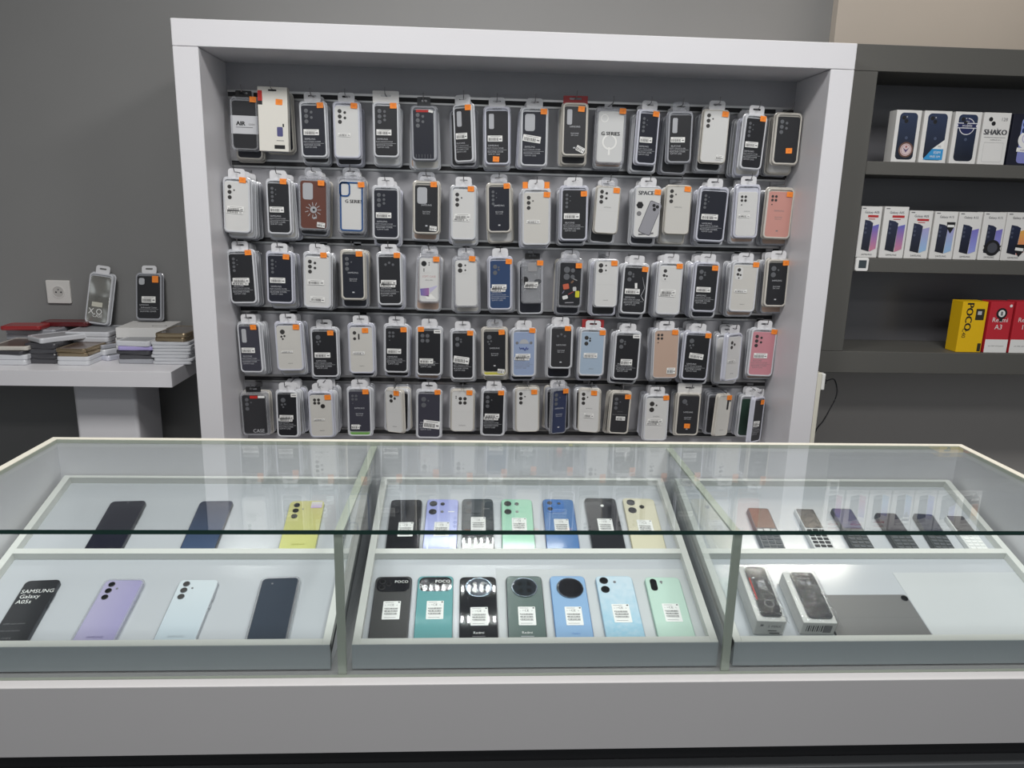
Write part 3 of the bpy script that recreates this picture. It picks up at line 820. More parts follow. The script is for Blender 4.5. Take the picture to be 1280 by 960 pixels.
for dx in (0.6373, 1.3409):
    q = MB(); X = T((-1, .8, 0))
    x0, x1 = dx - .004, dx + .004
    y0, y1, z0, z1 = CYF + .0095, CYB - .001, CZB + .001, CZT - .0105
    vs = [(x0, y0, z0), (x1, y0, z0), (x1, y1, z0), (x0, y1, z0), (x0, y0, z1), (x1, y0, z1), (x1, y1, z1), (x0, y1, z1)]
    q.add(vs, [(1, 2, 6, 5)], GLASS, X); q.add(vs, [(3, 0, 4, 7)], GLASS, X)
    dv = q.build('divider', ct)
    q = MB(); q.box(dx - .0075, dx + .0075, y0 - .0003, y0 + .006, z0, z1, GTRIM, X); q.box(dx - .0075, dx + .0075, y0 + .006, y1, z1 - .005, z1, GTRIM, X)
    q.build('edge_strip', dv)
    q = MB(); q.box(dx - .014, dx + .014, -.83, -.80, z1 - .03, z1 - .0055, CLEARB, X); q.build('glass_clip', dv)

# ------------------------------------------------------------------ sloping trays
TP = Vector((0, -1.1253, .7723)); TN = Vector((0, -math.sin(TILT), math.cos(TILT)))
SL = .4675 / math.cos(TILT)            # slope length front lip to back rim
RIMH = .0168
TRX = {'L': (-0.0747, 0.6144), 'M': (0.6536, 1.3287), 'R': (1.3586, 2.0459)}
def bary(v): return (atpl(660, v, TP, TN) - TP).dot(Vector((0, math.cos(TILT), math.sin(TILT))))
B0, B1 = bary(691.5), bary(685.5)
tl = {'L': 'white sloping display tray holding seven large phones and no paper labels, beside the end panel', 'M': 'white sloping display tray between the glass dividers, holding fourteen labelled phones', 'R': 'white sloping display tray holding keypad phones, boxed phones and a grey tablet'}
for k, (x0, x1) in TRX.items():
    w = x1 - x0; cx = (x0 + x1) / 2
    t = thing('display_tray', tl[k], 'tray', T((cx, TP.y, TP.z)) @ RX(TILT), 'sloping trays inside the counter')
    q = MB(); q.box(-w / 2, w / 2, .002, SL, -RIMH - .012, -RIMH, TRAYW); q.build('tray_floor', t)
    q = MB()
    rw = .0145
    q.box(-w / 2, -w / 2 + rw, .0, SL, -RIMH, 0, RIMW, b=.0008); q.box(w / 2 - rw, w / 2, .0, SL, -RIMH, 0, RIMW, b=.0008)
    q.box(-w / 2 + rw, w / 2 - rw, .0, .0135, -RIMH, 0, RIMW); q.box(-w / 2 + rw, w / 2 - rw, SL - .008, SL, -RIMH, 0, RIMW); q.build('rim', t)
    q = MB(); q.box(-w / 2 + rw, w / 2 - rw, B0, B1, -RIMH, -.0003, RIMW); q.build('middle_bar', t)
    q = MB(); Xi = (T((cx, TP.y, TP.z)) @ RX(TILT)).inverted()
    q.box(x0, x1, TP.y - .0012, TP.y + .014, CZB + .0045, TP.z - .0005, TRAYF, Xi); q.build('front_board', t)
    for xx in (x0, x1 - .008):
        q = MB(); yb2, zb2 = TP.y + SL * math.cos(TILT), TP.z + SL * math.sin(TILT)
        pr_ = [(TP.y + .0145, CZB + .0045), (yb2, CZB + .0045), (yb2, zb2 - RIMH - .001), (TP.y + .0145, TP.z + .0145 * math.tan(TILT) - RIMH - .001)]
        q.add([(xx, a, b) for a, b in pr_] + [(xx + .008, a, b) for a, b in pr_], [(0, 3, 2, 1), (4, 5, 6, 7), (0, 1, 5, 4), (1, 2, 6, 5), (2, 3, 7, 6), (3, 0, 4, 7)], WHITE, Xi)
        q.build('side_board', t)
    q = MB()
    for xx in (x0 + .02, x1 - .032): q.box(xx, xx + .012, TP.y + .015, CYB - .03, CZB + .001, .745, PLINTH, Xi)
    q.build('runner', t)

# ------------------------------------------------------------------ phones in the trays
XD = Vector((1, 0, 0)); YD = Vector((0, math.cos(TILT), math.sin(TILT)))
def on_tray(u, v, h): return atpl(u, v, TP - TN * (RIMH - h), TN)
def tray_frame(pt, pb, h, hid, th=None):
    """frame on the tray floor from pixels of top edge (l,r,y) and bottom edge"""
    tl_, tr_ = on_tray(pt[0], pt[2], h), on_tray(pt[1], pt[2], h)
    bl_, br_ = on_tray(pb[0], pb[2], h), on_tray(pb[1], pb[2], h)
    ct_, cb_ = (tl_ + tr_) / 2, (bl_ + br_) / 2
    w = ((tr_ - tl_).length + (br_ - bl_).length) / 2
    d = ct_ - cb_; L = d.length + hid
    ang = math.atan2(-d.dot(XD), d.dot(YD))
    dn = d.normalized()
    c = ct_ - dn * (L / 2) - TN * h
    M = Matrix((XD, YD, TN)).transposed().to_4x4()
    M = T(c + TN * .0003) @ M @ RZ(ang)
    return M, w, L


def reg_label(t, x, y, w, h, z, rot=0):
    q = MB(); q.slab(w, h, .001, 0, .0003, PAPER, .0001, n=1)
    q.text('CE', 0, h * .28, h * .16, .0004, INK, 0); q.text('o  X', -w * .28, h * .28, h * .1, .0004, GREYINK); q.text('o', w * .3, h * .28, h * .12, .0004, GREYINK)
    q.quad(w * .4, h * .43, w * .1, h * .06, .0004, INK)
    q.quad(-w * .15, h * .42, w * .5, h * .02, .0004, GREYINK)
    for k in range(3):
        yy = h * (.09 - .14 * k); x_ = -w * .38
        rnd = random.Random(k)
        while x_ < w * .36:
            bw = rnd.choice((.0007, .0011)); q.quad(x_, yy, bw, h * .065, .0004, INK); x_ += bw + rnd.choice((.0005, .0009))
        q.quad(-w * .0, yy - h * .055, w * .7, h * .02, .0004, GREYINK)
    q.quad(-w * .05, -h * .4, w * .66, h * .02, .0004, GREYINK)
    o = q.build('paper_label', t); o.location = (x, y, z); o.rotation_euler = (0, 0, rot)


H = .0082
def phone(lbl, pt, pb, back, side, feats, group, name='smartphone', hid=.012, rough=.12):
    M, w, L = tray_frame(pt, pb, H, hid)
    t = thing(name, lbl, 'phone', M, group)
    q = MB(); q.slab(w, L, .0095, 0, H, side, .0014, mcap=back, n=6)
    z = H + .0006
    cq = MB()
    for f in feats:
        k = f[0]
        if k == 'text': q.text(f[1], f[2] * w, (.5 - f[3]) * L, f[4], z + (.0012 if f[1] == 'POCO' else 0), f[5], 0, w * .9, None, 1.0)
        elif k == 'quad': q.quad(f[1] * w, (.5 - f[2]) * L, f[3] * w, f[4] * L, z, f[5])
        elif k == 'lens':    # x frac, y frac, radius
            cq.disc(f[3], H, H + .0016, f[4] if len(f) > 4 else LENSD, f[1] * w, (.5 - f[2]) * L, 20, mcap=LENSD if len(f) > 4 and f[4] == LENSG else LENS)
        elif k == 'flash': cq.disc(f[3], H, H + .0008, PAPER if len(f) < 5 else f[4], f[1] * w, (.5 - f[2]) * L, 12)
        elif k == 'island': cq.slab(f[3] * w, f[4] * L, f[5], H, H + .0012, f[6], .0004, f[1] * w, (.5 - f[2]) * L)
        elif k == 'disc':
            cq.disc(f[3], H, H + .0014, f[4], f[1] * w, (.5 - f[2]) * L, 32)
            cq.ring(f[3] * 1.02, f[3] * .93, H, H + .0017, mat('lens_ring_steel', (120, 128, 138), .2, metal=1), f[1] * w, (.5 - f[2]) * L, 32)
            for a in (45, 135, 225, 315): cq.disc(f[3] * .2, H + .0014, H + .0018, LENS, f[1] * w + f[3] * .5 * math.cos(R(a)), (.5 - f[2]) * L + f[3] * .5 * math.sin(R(a)), 14)
        elif k == 'screen': q.slab(w * .94, L * .965, .007, H, H + .0003, f[1], .0002, n=5)
        elif k == 'button':
            for (fy, ln) in ((.26, .02), (.4, .011)): q.box(w / 2 - .001, w / 2 + .0012, (.5 - fy) * L - ln / 2, (.5 - fy) * L + ln / 2, .003, .0055, side)
    q.build('body', t)
    if cq.v: cq.build('camera', t)
    for f in feats:
        if f[0] == 'label': reg_label(t, f[1] * w, (.5 - f[2]) * L, w * .46, L * .27, H + .0002)
        if f[0] == 'cover':
            q = MB(); q.loops([(rr(w + .005, L + .005, .011, 6), .0003), (rr(w + .005, L + .005, .011, 6), H + .0008), (rr(w + .001, L + .001, .009, 6), H + .0014), (rr(w - .004, L - .004, .008, 6), H + .0011)], CLEAR, False, False); q.build('clear_cover', t)
    return t


def gm(n, c, rough=.14, coat=.6): return mat('phone_' + n, c, rough, coat=coat)
SIDE = mat('phone_side_dark', (52, 54, 60), .3, metal=.3); SIDEL = mat('phone_side_silver', (176, 180, 186), .3, metal=.4)
MIST = [('label', .05, .55)]
G1, G2, G3 = 'large phones in the first tray', 'labelled phones in the middle tray', 'keypad phones in the third tray'
U3 = lambda m=None, r=.0062: [('lens', -.29, .075, r), ('lens', -.29, .175, r), ('lens', -.29, .275, r), ('flash', -.1, .14, .0022, GREYINK)]
phone('midnight blue phone lying screen up, first in the upper row beside the white end panel', (141, 182, 626), (103, 153, 687), gm('midnight', (34, 36, 52), .12), SIDE, [('screen', gm('screen_midnight', (30, 32, 46), .08)), ('flash', 0, .04, .0015, GREYINK), ('button',)], G1)
phone('steel blue phone lying screen up between the midnight phone and the yellow phone', (252, 291, 626), (223, 270, 686.5), gm('steel', (52, 66, 92), .1), SIDE, [('screen', gradient_mat('screen_steel', (70, 88, 118), (36, 44, 66), 'Y', -.08, .08, .08)), ('flash', -.05, .05, .0015, GREYINK)], G1)
phone('bright yellow phone with three black lenses and a painted-on rainbow sheen', (363, 406, 626), (348, 393, 687), gradient_mat('phone_yellow', (208, 210, 132), (204, 198, 136), 'Y', -.08, .08, .12, noise=.2, nscale=14), mat('phone_side_yellow', (206, 206, 130), .3),
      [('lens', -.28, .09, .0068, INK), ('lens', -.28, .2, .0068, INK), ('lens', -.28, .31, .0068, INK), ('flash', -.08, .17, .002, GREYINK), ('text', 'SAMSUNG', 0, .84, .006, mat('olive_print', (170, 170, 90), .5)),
       ('quad', .3, .09, .32, .13, gradient_mat('painted_rainbow_sheen', (196, 160, 226), (226, 232, 206), 'Y', .05, .085, .1))], G1)  # last patch: iridescent reflection painted on as a colour blend
phone('black phone with white brand lettering on its screen, cut by the picture edge', (33, 77, 725), (-14, 32, 803), gm('black', (44, 45, 48), .2), SIDE,
      [('screen', gm('screen_black', (44, 45, 48), .22, .2)), ('text', 'SAMSUNG', .02, .185, .0145, PAPER), ('text', 'Galaxy', -.12, .265, .0135, PAPER), ('text', 'A05s', -.2, .345, .0135, PAPER),
       ('text', '50MP main camera', -.1, .67, .005, GREYINK), ('text', '5000 mAh battery', -.12, .77, .005, GREYINK), ('text', 'fast charging', -.16, .87, .005, GREYINK), ('button',)], G1)
phone('lavender phone with three dark lenses in a clear cover', (134, 180, 725), (88, 142, 803), gradient_mat('phone_lavender', (178, 172, 200), (160, 154, 192), 'X', -.04, .04, .12), mat('phone_side_lavender', (170, 166, 200), .3),
      U3() + [('text', 'SAMSUNG', .0, .86, .0065, mat('violet_print', (120, 112, 150), .5)), ('cover',), ('button',)], G1)
phone('silver white phone with three grey lenses in a row', (226, 274, 724.5), (190, 244, 802), gradient_mat('phone_silver', (190, 202, 210), (212, 220, 224), 'Y', -.08, .08, .14), SIDEL,
      [('lens', -.29, .075, .0066, LENSG), ('lens', -.29, .175, .0066, LENSG), ('lens', -.29, .275, .0066, LENSG), ('flash', -.1, .14, .0022, GREYINK), ('text', 'SAMSUNG', 0, .86, .0065, mat('silver_print', (168, 176, 182), .5)), ('button',)], G1)
phone('dark slate phone lying screen up in a shiny clear cover', (329, 374, 722.5), (307, 358, 801), gm('slate', (50, 56, 66), .1), SIDE, [('screen', gm('screen_slate', (58, 66, 78), .1)), ('flash', -.2, .09, .002, GREYINK), ('cover',)], G1)

BIG2 = lambda r=.0088: [('lens', -.29, .1, r, INK), ('lens', -.29, .265, r, INK), ('lens', 0, .105, .0048, INK), ('flash', 0, .26, .0038, GREYINK)]
phone('glossy black phone with white paper label, upper row beside the first divider', (489, 528, 624.5), (482, 523.6, 684), gm('gloss_black', (26, 28, 32), .06), SIDE, [('island', -.2, .17, .5, .24, .01, gm('isl_black', (34, 36, 40), .08)), ('lens', -.3, .1, .006), ('lens', -.3, .24, .006), ('label', .05, .6)], G2)
phone('periwinkle phone with two big lenses and white paper label', (534, 573.5, 624), (528, 571, 684), gradient_mat('phone_periwinkle', (176, 186, 236), (160, 166, 222), 'Y', -.08, .08, .12), mat('phone_side_peri', (120, 120, 150), .3), BIG2() + [('quad', .28, .26, .2, .02, PAPER), ('label', .02, .6)], G2)
phone('very dark green phone with white label between the periwinkle and mint phones', (577.7, 616, 623.5), (576.5, 618, 683.5), gradient_mat('phone_ink', (34, 34, 36), (46, 58, 64), 'Y', -.08, .08, .02), SIDE, [('island', -.15, .17, .62, .26, .01, gm('isl_ink', (50, 58, 64), .08)), ('flash', 0.0, .2, .003), ('lens', -.28, .1, .007), ('lens', -.28, .26, .007), ('quad', .28, .21, .2, .015, GREYINK), ('label', .02, .51)], G2)
phone('mint green phone with two big lenses and white paper label', (626, 665, 624), (628, 669, 684), gm('mint', (156, 208, 180), .1), mat('phone_side_mint', (110, 150, 130), .3), BIG2(.0083) + [('label', 0.05, .52)], G2)
phone('cobalt blue phone with two small lenses and white label', (678, 716, 624), (683.5, 724.7, 684), gm('cobalt', (82, 122, 174), .14), mat('phone_side_cobalt', (50, 90, 150), .3), [('island', -.12, .15, .6, .26, .01, gm('isl_cobalt', (64, 116, 184), .12)), ('lens', -.28, .09, .0062, INK), ('lens', -.28, .21, .0062, INK), ('lens', .02, .1, .004, INK), ('flash', .02, .2, .003), ('label', .03, .54)], G2)
phone('plain black phone with white label beside the champagne phone', (730, 769, 622.5), (740.6, 782, 684), gm('plain_black', (38, 39, 44), .1), SIDE, [('flash', .03, .16, .004), ('label', .02, .55)], G2)
phone('champagne gold phone with round lenses, last in the upper row', (778, 816.5, 623), (791, 833.5, 687), gm('champagne', (216, 210, 184), .16), mat('phone_side_gold', (190, 182, 150), .3), [('lens', -.26, .09, .0098, INK), ('lens', -.26, .24, .0098, INK), ('lens', .06, .17, .0058, INK), ('ring', 0, 0, 0), ('label', .03, .55)], G2)
phone('charcoal phone with wide black lens bar and white lettering', (470, 515.6, 720.6), (459.8, 509, 798), gm('charcoal', (54, 54, 54), .35, .1), SIDE, [('island', 0, .135, .9, .22, .012, gm('bar_black', (26, 27, 32), .03)), ('text', 'POCO', .22, .1, .0095, PAPER), ('lens', -.3, .09, .006), ('lens', -.3, .18, .006), ('lens', -.12, .13, .005), ('label', .02, .53)], G2)
phone('teal phone with wide black lens bar and white lettering', (522.7, 567, 720), (516.6, 565.4, 798), gm('teal', (86, 150, 152), .35, .1), mat('phone_side_teal', (60, 110, 115), .3), [('island', 0, .135, .9, .22, .012, gm('bar_black', (26, 27, 32), .03)), ('text', 'POCO', .2, .1, .0105, PAPER), ('lens', -.3, .09, .006), ('lens', -.3, .18, .006), ('label', .02, .53)], G2)
phone('glossy black phone with one huge round camera and white label', (574.5, 620, 721), (574, 623, 797.5), gm('jet', (20, 22, 28), .01), SIDE, [('disc', 0.02, .18, .0255, gm('disc_steel', (62, 68, 78), .03)), ('label', .02, .62), ('text', 'Redmi', 0, .86, .008, PAPER), ('quad', 0, .91, .34, .008, GREYINK), ('quad', 0, .945, .2, .016, GREYINK)], G2)
phone('grey green phone with huge round camera and white label', (632, 677, 720), (635.5, 683.7, 797.5), gm('greygreen', (92, 108, 104), .2), SIDE, [('disc', 0.0, .19, .0255, gm('disc_dark', (38, 44, 50), .06)), ('label', .02, .62), ('text', 'Redmi', 0, .86, .008, PAPER), ('quad', 0, .91, .34, .008, LTINK), ('quad', 0, .945, .2, .016, LTINK)], G2)
phone('sky blue phone with huge black round camera and white label', (687, 730, 720), (694.7, 743, 797.5), gm('sky', (146, 180, 216), .14), mat('phone_side_sky', (90, 130, 180), .3), [('disc', 0.04, .2, .0265, gm('disc_black', (24, 25, 30), .06)), ('label', .05, .62), ('text', 'Redmi', .05, .87, .006, mat('sky_print', (110, 152, 206), .5))], G2)
phone('pale icy blue phone with frosted pattern and two lenses', (744, 789, 720), (757.6, 807.6, 797.5), gradient_mat('phone_icy', (160, 202, 222), (204, 222, 232), 'Y', -.08, .07, .14, noise=1.3, nscale=90), mat('phone_side_icy', (150, 180, 200), .3), [('lens', -.29, .08, .0088, INK), ('lens', -.29, .22, .0088, INK), ('flash', 0, .1, .003, GREYINK), ('label', .02, .58)], G2)
phone('pale mint phone with black pill camera, last in the lower row', (805.7, 848, 721.5), (822.5, 871, 798), gm('palemint', (196, 222, 208), .18), mat('phone_side_pmint', (160, 190, 176), .3), [('island', -.28, .13, .19, .19, .008, LENS), ('flash', -.05, .08, .003, GREYINK), ('quad', -.05, .1, .03, .03, GREYINK), ('label', .04, .56)], G2)

# keypad phones
def keypad_phone(lbl, pt, pb, bodym, scr, keym, navm, hid=.006):
    hh = .0125
    M, w, L = tray_frame(pt, pb, hh, hid)
    t = thing('keypad_phone', lbl, 'phone', M, G3)
    q = MB(); q.slab(w, L, .006, 0, hh, bodym, .002, n=5); q.build('body', t)
    q = MB(); q.slab(w * .9, L * .47, .003, hh, hh + .0004, scr, .0002, 0, L * .24, n=3); q.build('screen', t)
    q = MB(); q.slab(w * .26, L * .08, .002, hh, hh + .0014, navm, .0005, 0, -L * .06, n=3)
    for s in (-1, 1): q.slab(w * .24, L * .06, .002, hh, hh + .001, navm, .0004, s * w * .31, -L * .06, n=3)
    for r_ in range(4):
        for c_ in range(3): q.slab(w * .25, L * .058, .0015, hh, hh + .0011, keym, .0004, (c_ - 1) * w * .3, -L * (.165 + .083 * r_), n=2)
    q.build('keypad', t)
    return t
KD = mat('keypad_dark', (84, 88, 92), .5); KB = mat('keypad_body_dark', (64, 68, 70), .4); KL = mat('keypad_pale', (222, 224, 222), .4); KN = mat('keypad_black_key', (48, 50, 54), .5)
keypad_phone('reddish brown screened keypad phone, first of the row beside the second glass divider', (934.6, 959.4, 634.7), (953, 983, 685), mat('keypad_body_grey', (96, 100, 106), .35), gm('screen_brown', (96, 58, 50), .08), KD, KL)
keypad_phone('silver keypad phone with big black square keys', (994, 1015.6, 635.3), (1017, 1044.7, 685), mat('keypad_body_silver', (206, 208, 208), .35), gm('screen_grey', (62, 64, 70), .08), KN, KN)
keypad_phone('dark keypad phone with blue tinted screen, third of the row', (1039, 1063.4, 635.3), (1066.5, 1094, 685.5), KB, gm('screen_blue', (60, 66, 106), .08), KD, KD)
keypad_phone('dark keypad phone, fourth of the row of six', (1094, 1119, 641), (1122, 1151, 686.5), KB, gm('screen_d1', (58, 56, 66), .08), KD, KD)
keypad_phone('dark keypad phone next to the white keypad phone', (1142, 1165, 642), (1169, 1195, 686.5), KB, gm('screen_d2', (56, 60, 76), .08), KD, KD)
keypad_phone('white keypad phone, last of the row by the counter end', (1183, 1202, 644), (1211, 1239, 687), KL, gm('screen_d3', (70, 66, 66), .08), PAPER, KL)

# boxed keypad phones in clear wrap
def boxed(lbl, pt, pb, bh, style):
    M, w, L = tray_frame(pt, pb, bh, .0)
    # keep the carton clear of the front lip
    t = thing('phone_box', lbl, 'phone box', M, 'boxed keypad phones in the third tray')
    card = mat('carton_white', (222, 222, 218), .5)
    q = MB(); q.box(-w / 2, w / 2, -L / 2, L / 2, 0, bh - .004, card, b=.001)
    Xf = T((0, -L / 2 - .0003, 0)) @ RX(PI / 2)
    hh = bh - .004
    if style == 1:
        q.text('S MAX', w * .14, hh * .62, .009, 0.0002, GREYINK, X=Xf); q.quad(w * .1, hh * .3, w * .3, .002, .0002, INK, X=Xf); q.quad(-w * .3, hh * .7, w * .1, .005, .0002, GREYINK, X=Xf); q.quad(w * .2, hh * .12, w * .35, .004, .0002, GREYINK, X=Xf)
    else:
        x = -w * .36
        for k in range(9): q.quad(x, hh * .52, .0024 if k % 2 else .0012, hh * .5, .0002, INK, X=Xf); x += .0042
        q.quad(w * .26, hh * .5, w * .24, hh * .6, .0002, GREYINK, X=Xf)
    q.build('carton', t)
    q = MB(); ph = gm('boxed_black', (40, 42, 48), .12)
    q.slab(w * .74, L * .9, .008, bh - .004, bh + .001, ph, .0012, w * .06, L * .02, n=4)
    if style == 1:
        q.quad(-w * .27, L * .05, w * .05, L * .4, bh + .0012, mat('red_flash', (190, 40, 32), .5))
        for k, s in enumerate(('2.8 inch', 'SMAX', 'dual')): q.text(s, w * (.18 - .1 * k), L * .12, .009, bh + .0013, LTINK, R(90))
        q.ring(.010, .008, bh + .001, bh + .0013, GREYINK, w * .1, -L * .22, 20)
    else:
        q.text('keypad', w * .04, L * .34, .008, bh + .0013, GREYINK); q.disc(.005, bh + .001, bh + .002, GREYINK, -w * .04, L * .24, 12); q.disc(.005, bh + .001, bh + .002, GREYINK, w * .14, L * .24, 12)
    q.build('phone_front', t)
    q = MB(); e = .003
    rnd = random.Random(style)
    q.loops([(rr(w + e, L + e, .003, 3), .0006), (rr(w + e * 1.6, L + e, .004, 3), bh * .6), (rr(w + e, L + e, .004, 3), bh + .002), (rr(w * .97, L * .97, .004, 3), bh + .0036), (rr(w * .5, L * .6, .004, 3), bh + .0026)], CLEARB, False, True)
    for k in range(7):
        a = rnd.uniform(-.4, .4); y0 = rnd.uniform(-.4, .4) * L
        q.tube([(w * .2 + a * .02, y0, bh + .0042), (w * .38, y0 - .012, bh + .005), (w * .52, y0 - .02 - a * .02, bh + .002)], .0009, CLEARB, 5)
    if style == 2: q.add([(w * .5, -L * .1, bh), (w * .5, -L * .48, bh), (w * .72, -L * .5, bh * .5), (w * .6, -L * .2, bh * .9)], [(0, 1, 2, 3)], CLEARB)
    q.build('clear_wrap', t)
boxed('white phone box in clear wrap with red striped lid, beside the second glass divider', (924, 955, 707), (946, 985, 775), .040, 1)
boxed('white phone box in crinkled clear wrap with plain black phone, beside the grey tablet', (978, 1018, 714), (1006, 1047, 777), .036, 2)

# tablet and sheets
P0 = [on_tray(u, v, .007) for (u, v) in ((1020, 743), (1131, 743), (1167, 796), (1040, 797))]
Mt = T(TP - TN * RIMH) @ Matrix((XD, YD, TN)).transposed().to_4x4()
Mi = Mt.inverted(); lp = [Mi @ p for p in P0]
x1_, x0_ = max(lp[1].x, lp[2].x), lp[0].x
yl, yh = .0145, lp[1].y
tb = thing('tablet', 'dark grey tablet lying face down with a round camera in its corner', 'tablet', Mt @ T(((x0_ + x1_) / 2, (yl + yh) / 2, .0009)))
q = MB(); q.slab(x1_ - x0_, yh - yl, .006, 0, .0062, mat('tablet_grey', (112, 112, 112), .35, coat=.2), .001); q.quad(0, -.005, (x1_ - x0_) * .96, .0006, .0064, mat('tablet_seam', (98, 98, 98), .4)); q.build('back_shell', tb)
q = MB(); q.disc(.007, .0062, .0078, SIDE, (x1_ - x0_) / 2 - .009, (yh - yl) / 2 - .011, 20, mcap=LENS); q.build('camera', tb)
def sheet(lbl, xa, xb, ya, yb_, z, m):
    o = MB(); o.box(-(xb - xa) / 2, (xb - xa) / 2, -(yb_ - ya) / 2, (yb_ - ya) / 2, 0, .0005, m); ob = o.build('paper_sheet'); ob.matrix_world = Mt @ T(((xa + xb) / 2, (ya + yb_) / 2, z)); tag(ob, lbl, 'paper', 'white sheets lining the trays')
sp = Mi @ on_tray(1116, 716, 0); s2 = Mi @ on_tray(1278, 716, 0)
SHEET = mat('sheet_white', (196, 199, 200), .4)
sheet('white sheet lining the tray beside the grey tablet, right of it', sp.x - .001, TRX['R'][1] - .016, .0142, sp.y, .0002, SHEET)
sp = Mi @ on_tray(620, 712, 0)
sheet('white sheet lining the middle tray under the grey green and blue phones', sp.x, TRX['M'][1] - .016, .0142, sp.y, .0001, SHEET)

# ------------------------------------------------------------------ boxes on the dark shelves
def shelf_box(lbl, TLp, TRp, BLp, BRp, ybot, depth, build, cardm, group, zs, yf=.112):
    zt = aty((TLp[0] + TRp[0]) / 2, (TLp[1] + TRp[1]) / 2, yf).z
    A = aty((BLp + BRp) / 2, ybot, yf); A2 = aty((TLp[0] + TRp[0]) / 2, TLp[1], yf)
    w = (aty(BRp, ybot, yf).x - aty(BLp, ybot, yf).x + aty(TRp[0], TRp[1], yf).x - aty(TLp[0], TLp[1], yf).x) / 2
    cx = (A.x + A2.x) / 2
    h = zt - zs - .001
    t = thing('phone_box', lbl, 'phone box', T((cx, yf, zs + .0008)) @ RX(PI / 2), group)
    q = MB(); q.box(-w / 2, w / 2, 0, h, -depth, 0, cardm, b=.0008); q.build('carton', t)
    build(t, w, h); return t
CARD = mat('box_card_white', (226, 225, 222), .45)
def iphone(kind):
    def f(t, w, h):
        q = MB(); q.slab(w * .72, h * .9, .013, 0, .0006, gradient_mat('deep_blue_picture', (24, 30, 44), (44, 56, 84), 'Y', .02, .15, .25, .2), .0003, 0, h * .5, n=6)
        q.slab(w * .3, h * .17, .007, .0006, .001, mat('picture_lens_island', (50, 60, 84), .3), .0002, -w * .15, h * .82, n=4)
        for a, b in ((-.2, .855), (-.09, .79)): q.disc(.0065, .001, .0014, INK, a * w, b * h, 14)
        q.disc(.002, .001, .0014, LTINK, -w * .08, h * .87, 8)
        q.disc(.005, .0006, .0008, mat('picture_logo', (70, 80, 104), .3), 0, h * .47, 12)
        q.quad(-w * .5 - .0003, 0, .0001, .0001, 0, INK)
        q.build('phone_picture', t)
        q = MB()
        if kind == 'badge':
            cx, cy = w * .04, h * .24
            q.disc(.024, .0007, .0011, mat('badge_brown', (104, 74, 62), .5), cx, cy, 28); q.disc(.019, .0011, .0014, mat('badge_rose', (214, 196, 196), .5), cx, cy, 28)
            q.ring(.0165, .0155, .0014, .0016, mat('badge_red', (150, 60, 64), .5), cx, cy)
            q.poly([(cx - .011, cy + .007), (cx, cy - .009), (cx + .011, cy + .007), (cx, cy - .001)], .0017, mat('badge_violet', (84, 66, 110), .5)); q.disc(.003, .0014, .0018, mat('badge_red', (150, 60, 64), .5), cx, cy + .009, 10)
        elif kind == 'blue':
            q.poly([(-w * .36, h * .06), (w * .36, h * .06), (w * .36, h * .27), (-w * .06, h * .27)], .0009, mat('promo_blue', (54, 148, 206), .5))
            q.poly([(-w * .06, h * .27), (w * .36, h * .27), (w * .36, h * .45)], .0009, PAPER)
            q.text('ESIM', w * .14, h * .2, .012, .0012, PAPER); q.text('FREE SIM', w * .08, h * .12, .009, .0012, PAPER)
            q.text('5G', w * .2, h * .32, .009, .0012, GREYINK)
        elif kind == 'ribbon':
            wh = mat('badge_white', (222, 222, 226), .5); nv = mat('badge_navy', (36, 42, 84), .5)
            cx, cy = -w * .02, h * .72
            q.disc(.026, .0007, .001, wh, cx, cy, 28); q.disc(.0235, .001, .0012, nv, cx, cy, 28)
            q.poly([(cx - .038, cy - .006), (cx + .038, cy - .006), (cx + .033, cy + .002), (cx + .038, cy + .011), (cx - .038, cy + .011), (cx - .033, cy + .002)], .0013, wh)
            q.poly([(cx - .033, cy - .0035), (cx + .033, cy - .0035), (cx + .029, cy + .002), (cx + .033, cy + .0085), (cx - .033, cy + .0085), (cx - .029, cy + .002)], .0015, nv)
            q.text('mobile', cx, cy + .0025, .012, .0018, wh); q.text('shop', cx, cy + .016, .006, .0018, wh)
        q.build('promo_sticker', t)
    return f
def shako(t, w, h):
    q = MB(); q.text('SHAKO', 0, h * .62, .026, .0006, mat('slate_ink', (60, 62, 68), .5), 0, w * .84, bold=.05); q.poly([(w * .02, h * .64), (w * .05, h * .72), (w * .08, h * .64)], .0007, GREYINK)
    q.disc(.0068, 0, .0006, INK, -w * .24, h * .87, 14); q.disc(.0068, 0, .0006, INK, -w * .12, h * .79, 14); q.text('128', w * .26, h * .87, .015, .0006, GREYINK)
    q.quad(0, h * .525, w * .8, .0012, .0005, GREYINK); q.text('mobile & more', w * .05, h * .48, .006, .0006, GREYINK); 
    q.loops([(rr(w * .74, h * .38, .004, 3, 0, h * .24), .0003), (rr(w * .74, h * .38, .004, 3, 0, h * .24), .0006), (rr(w * .72, h * .37, .004, 3, 0, h * .24), .0006)], mat('faint_emboss', (196, 196, 194), .5), False, False)
    q.build('front_print', t)
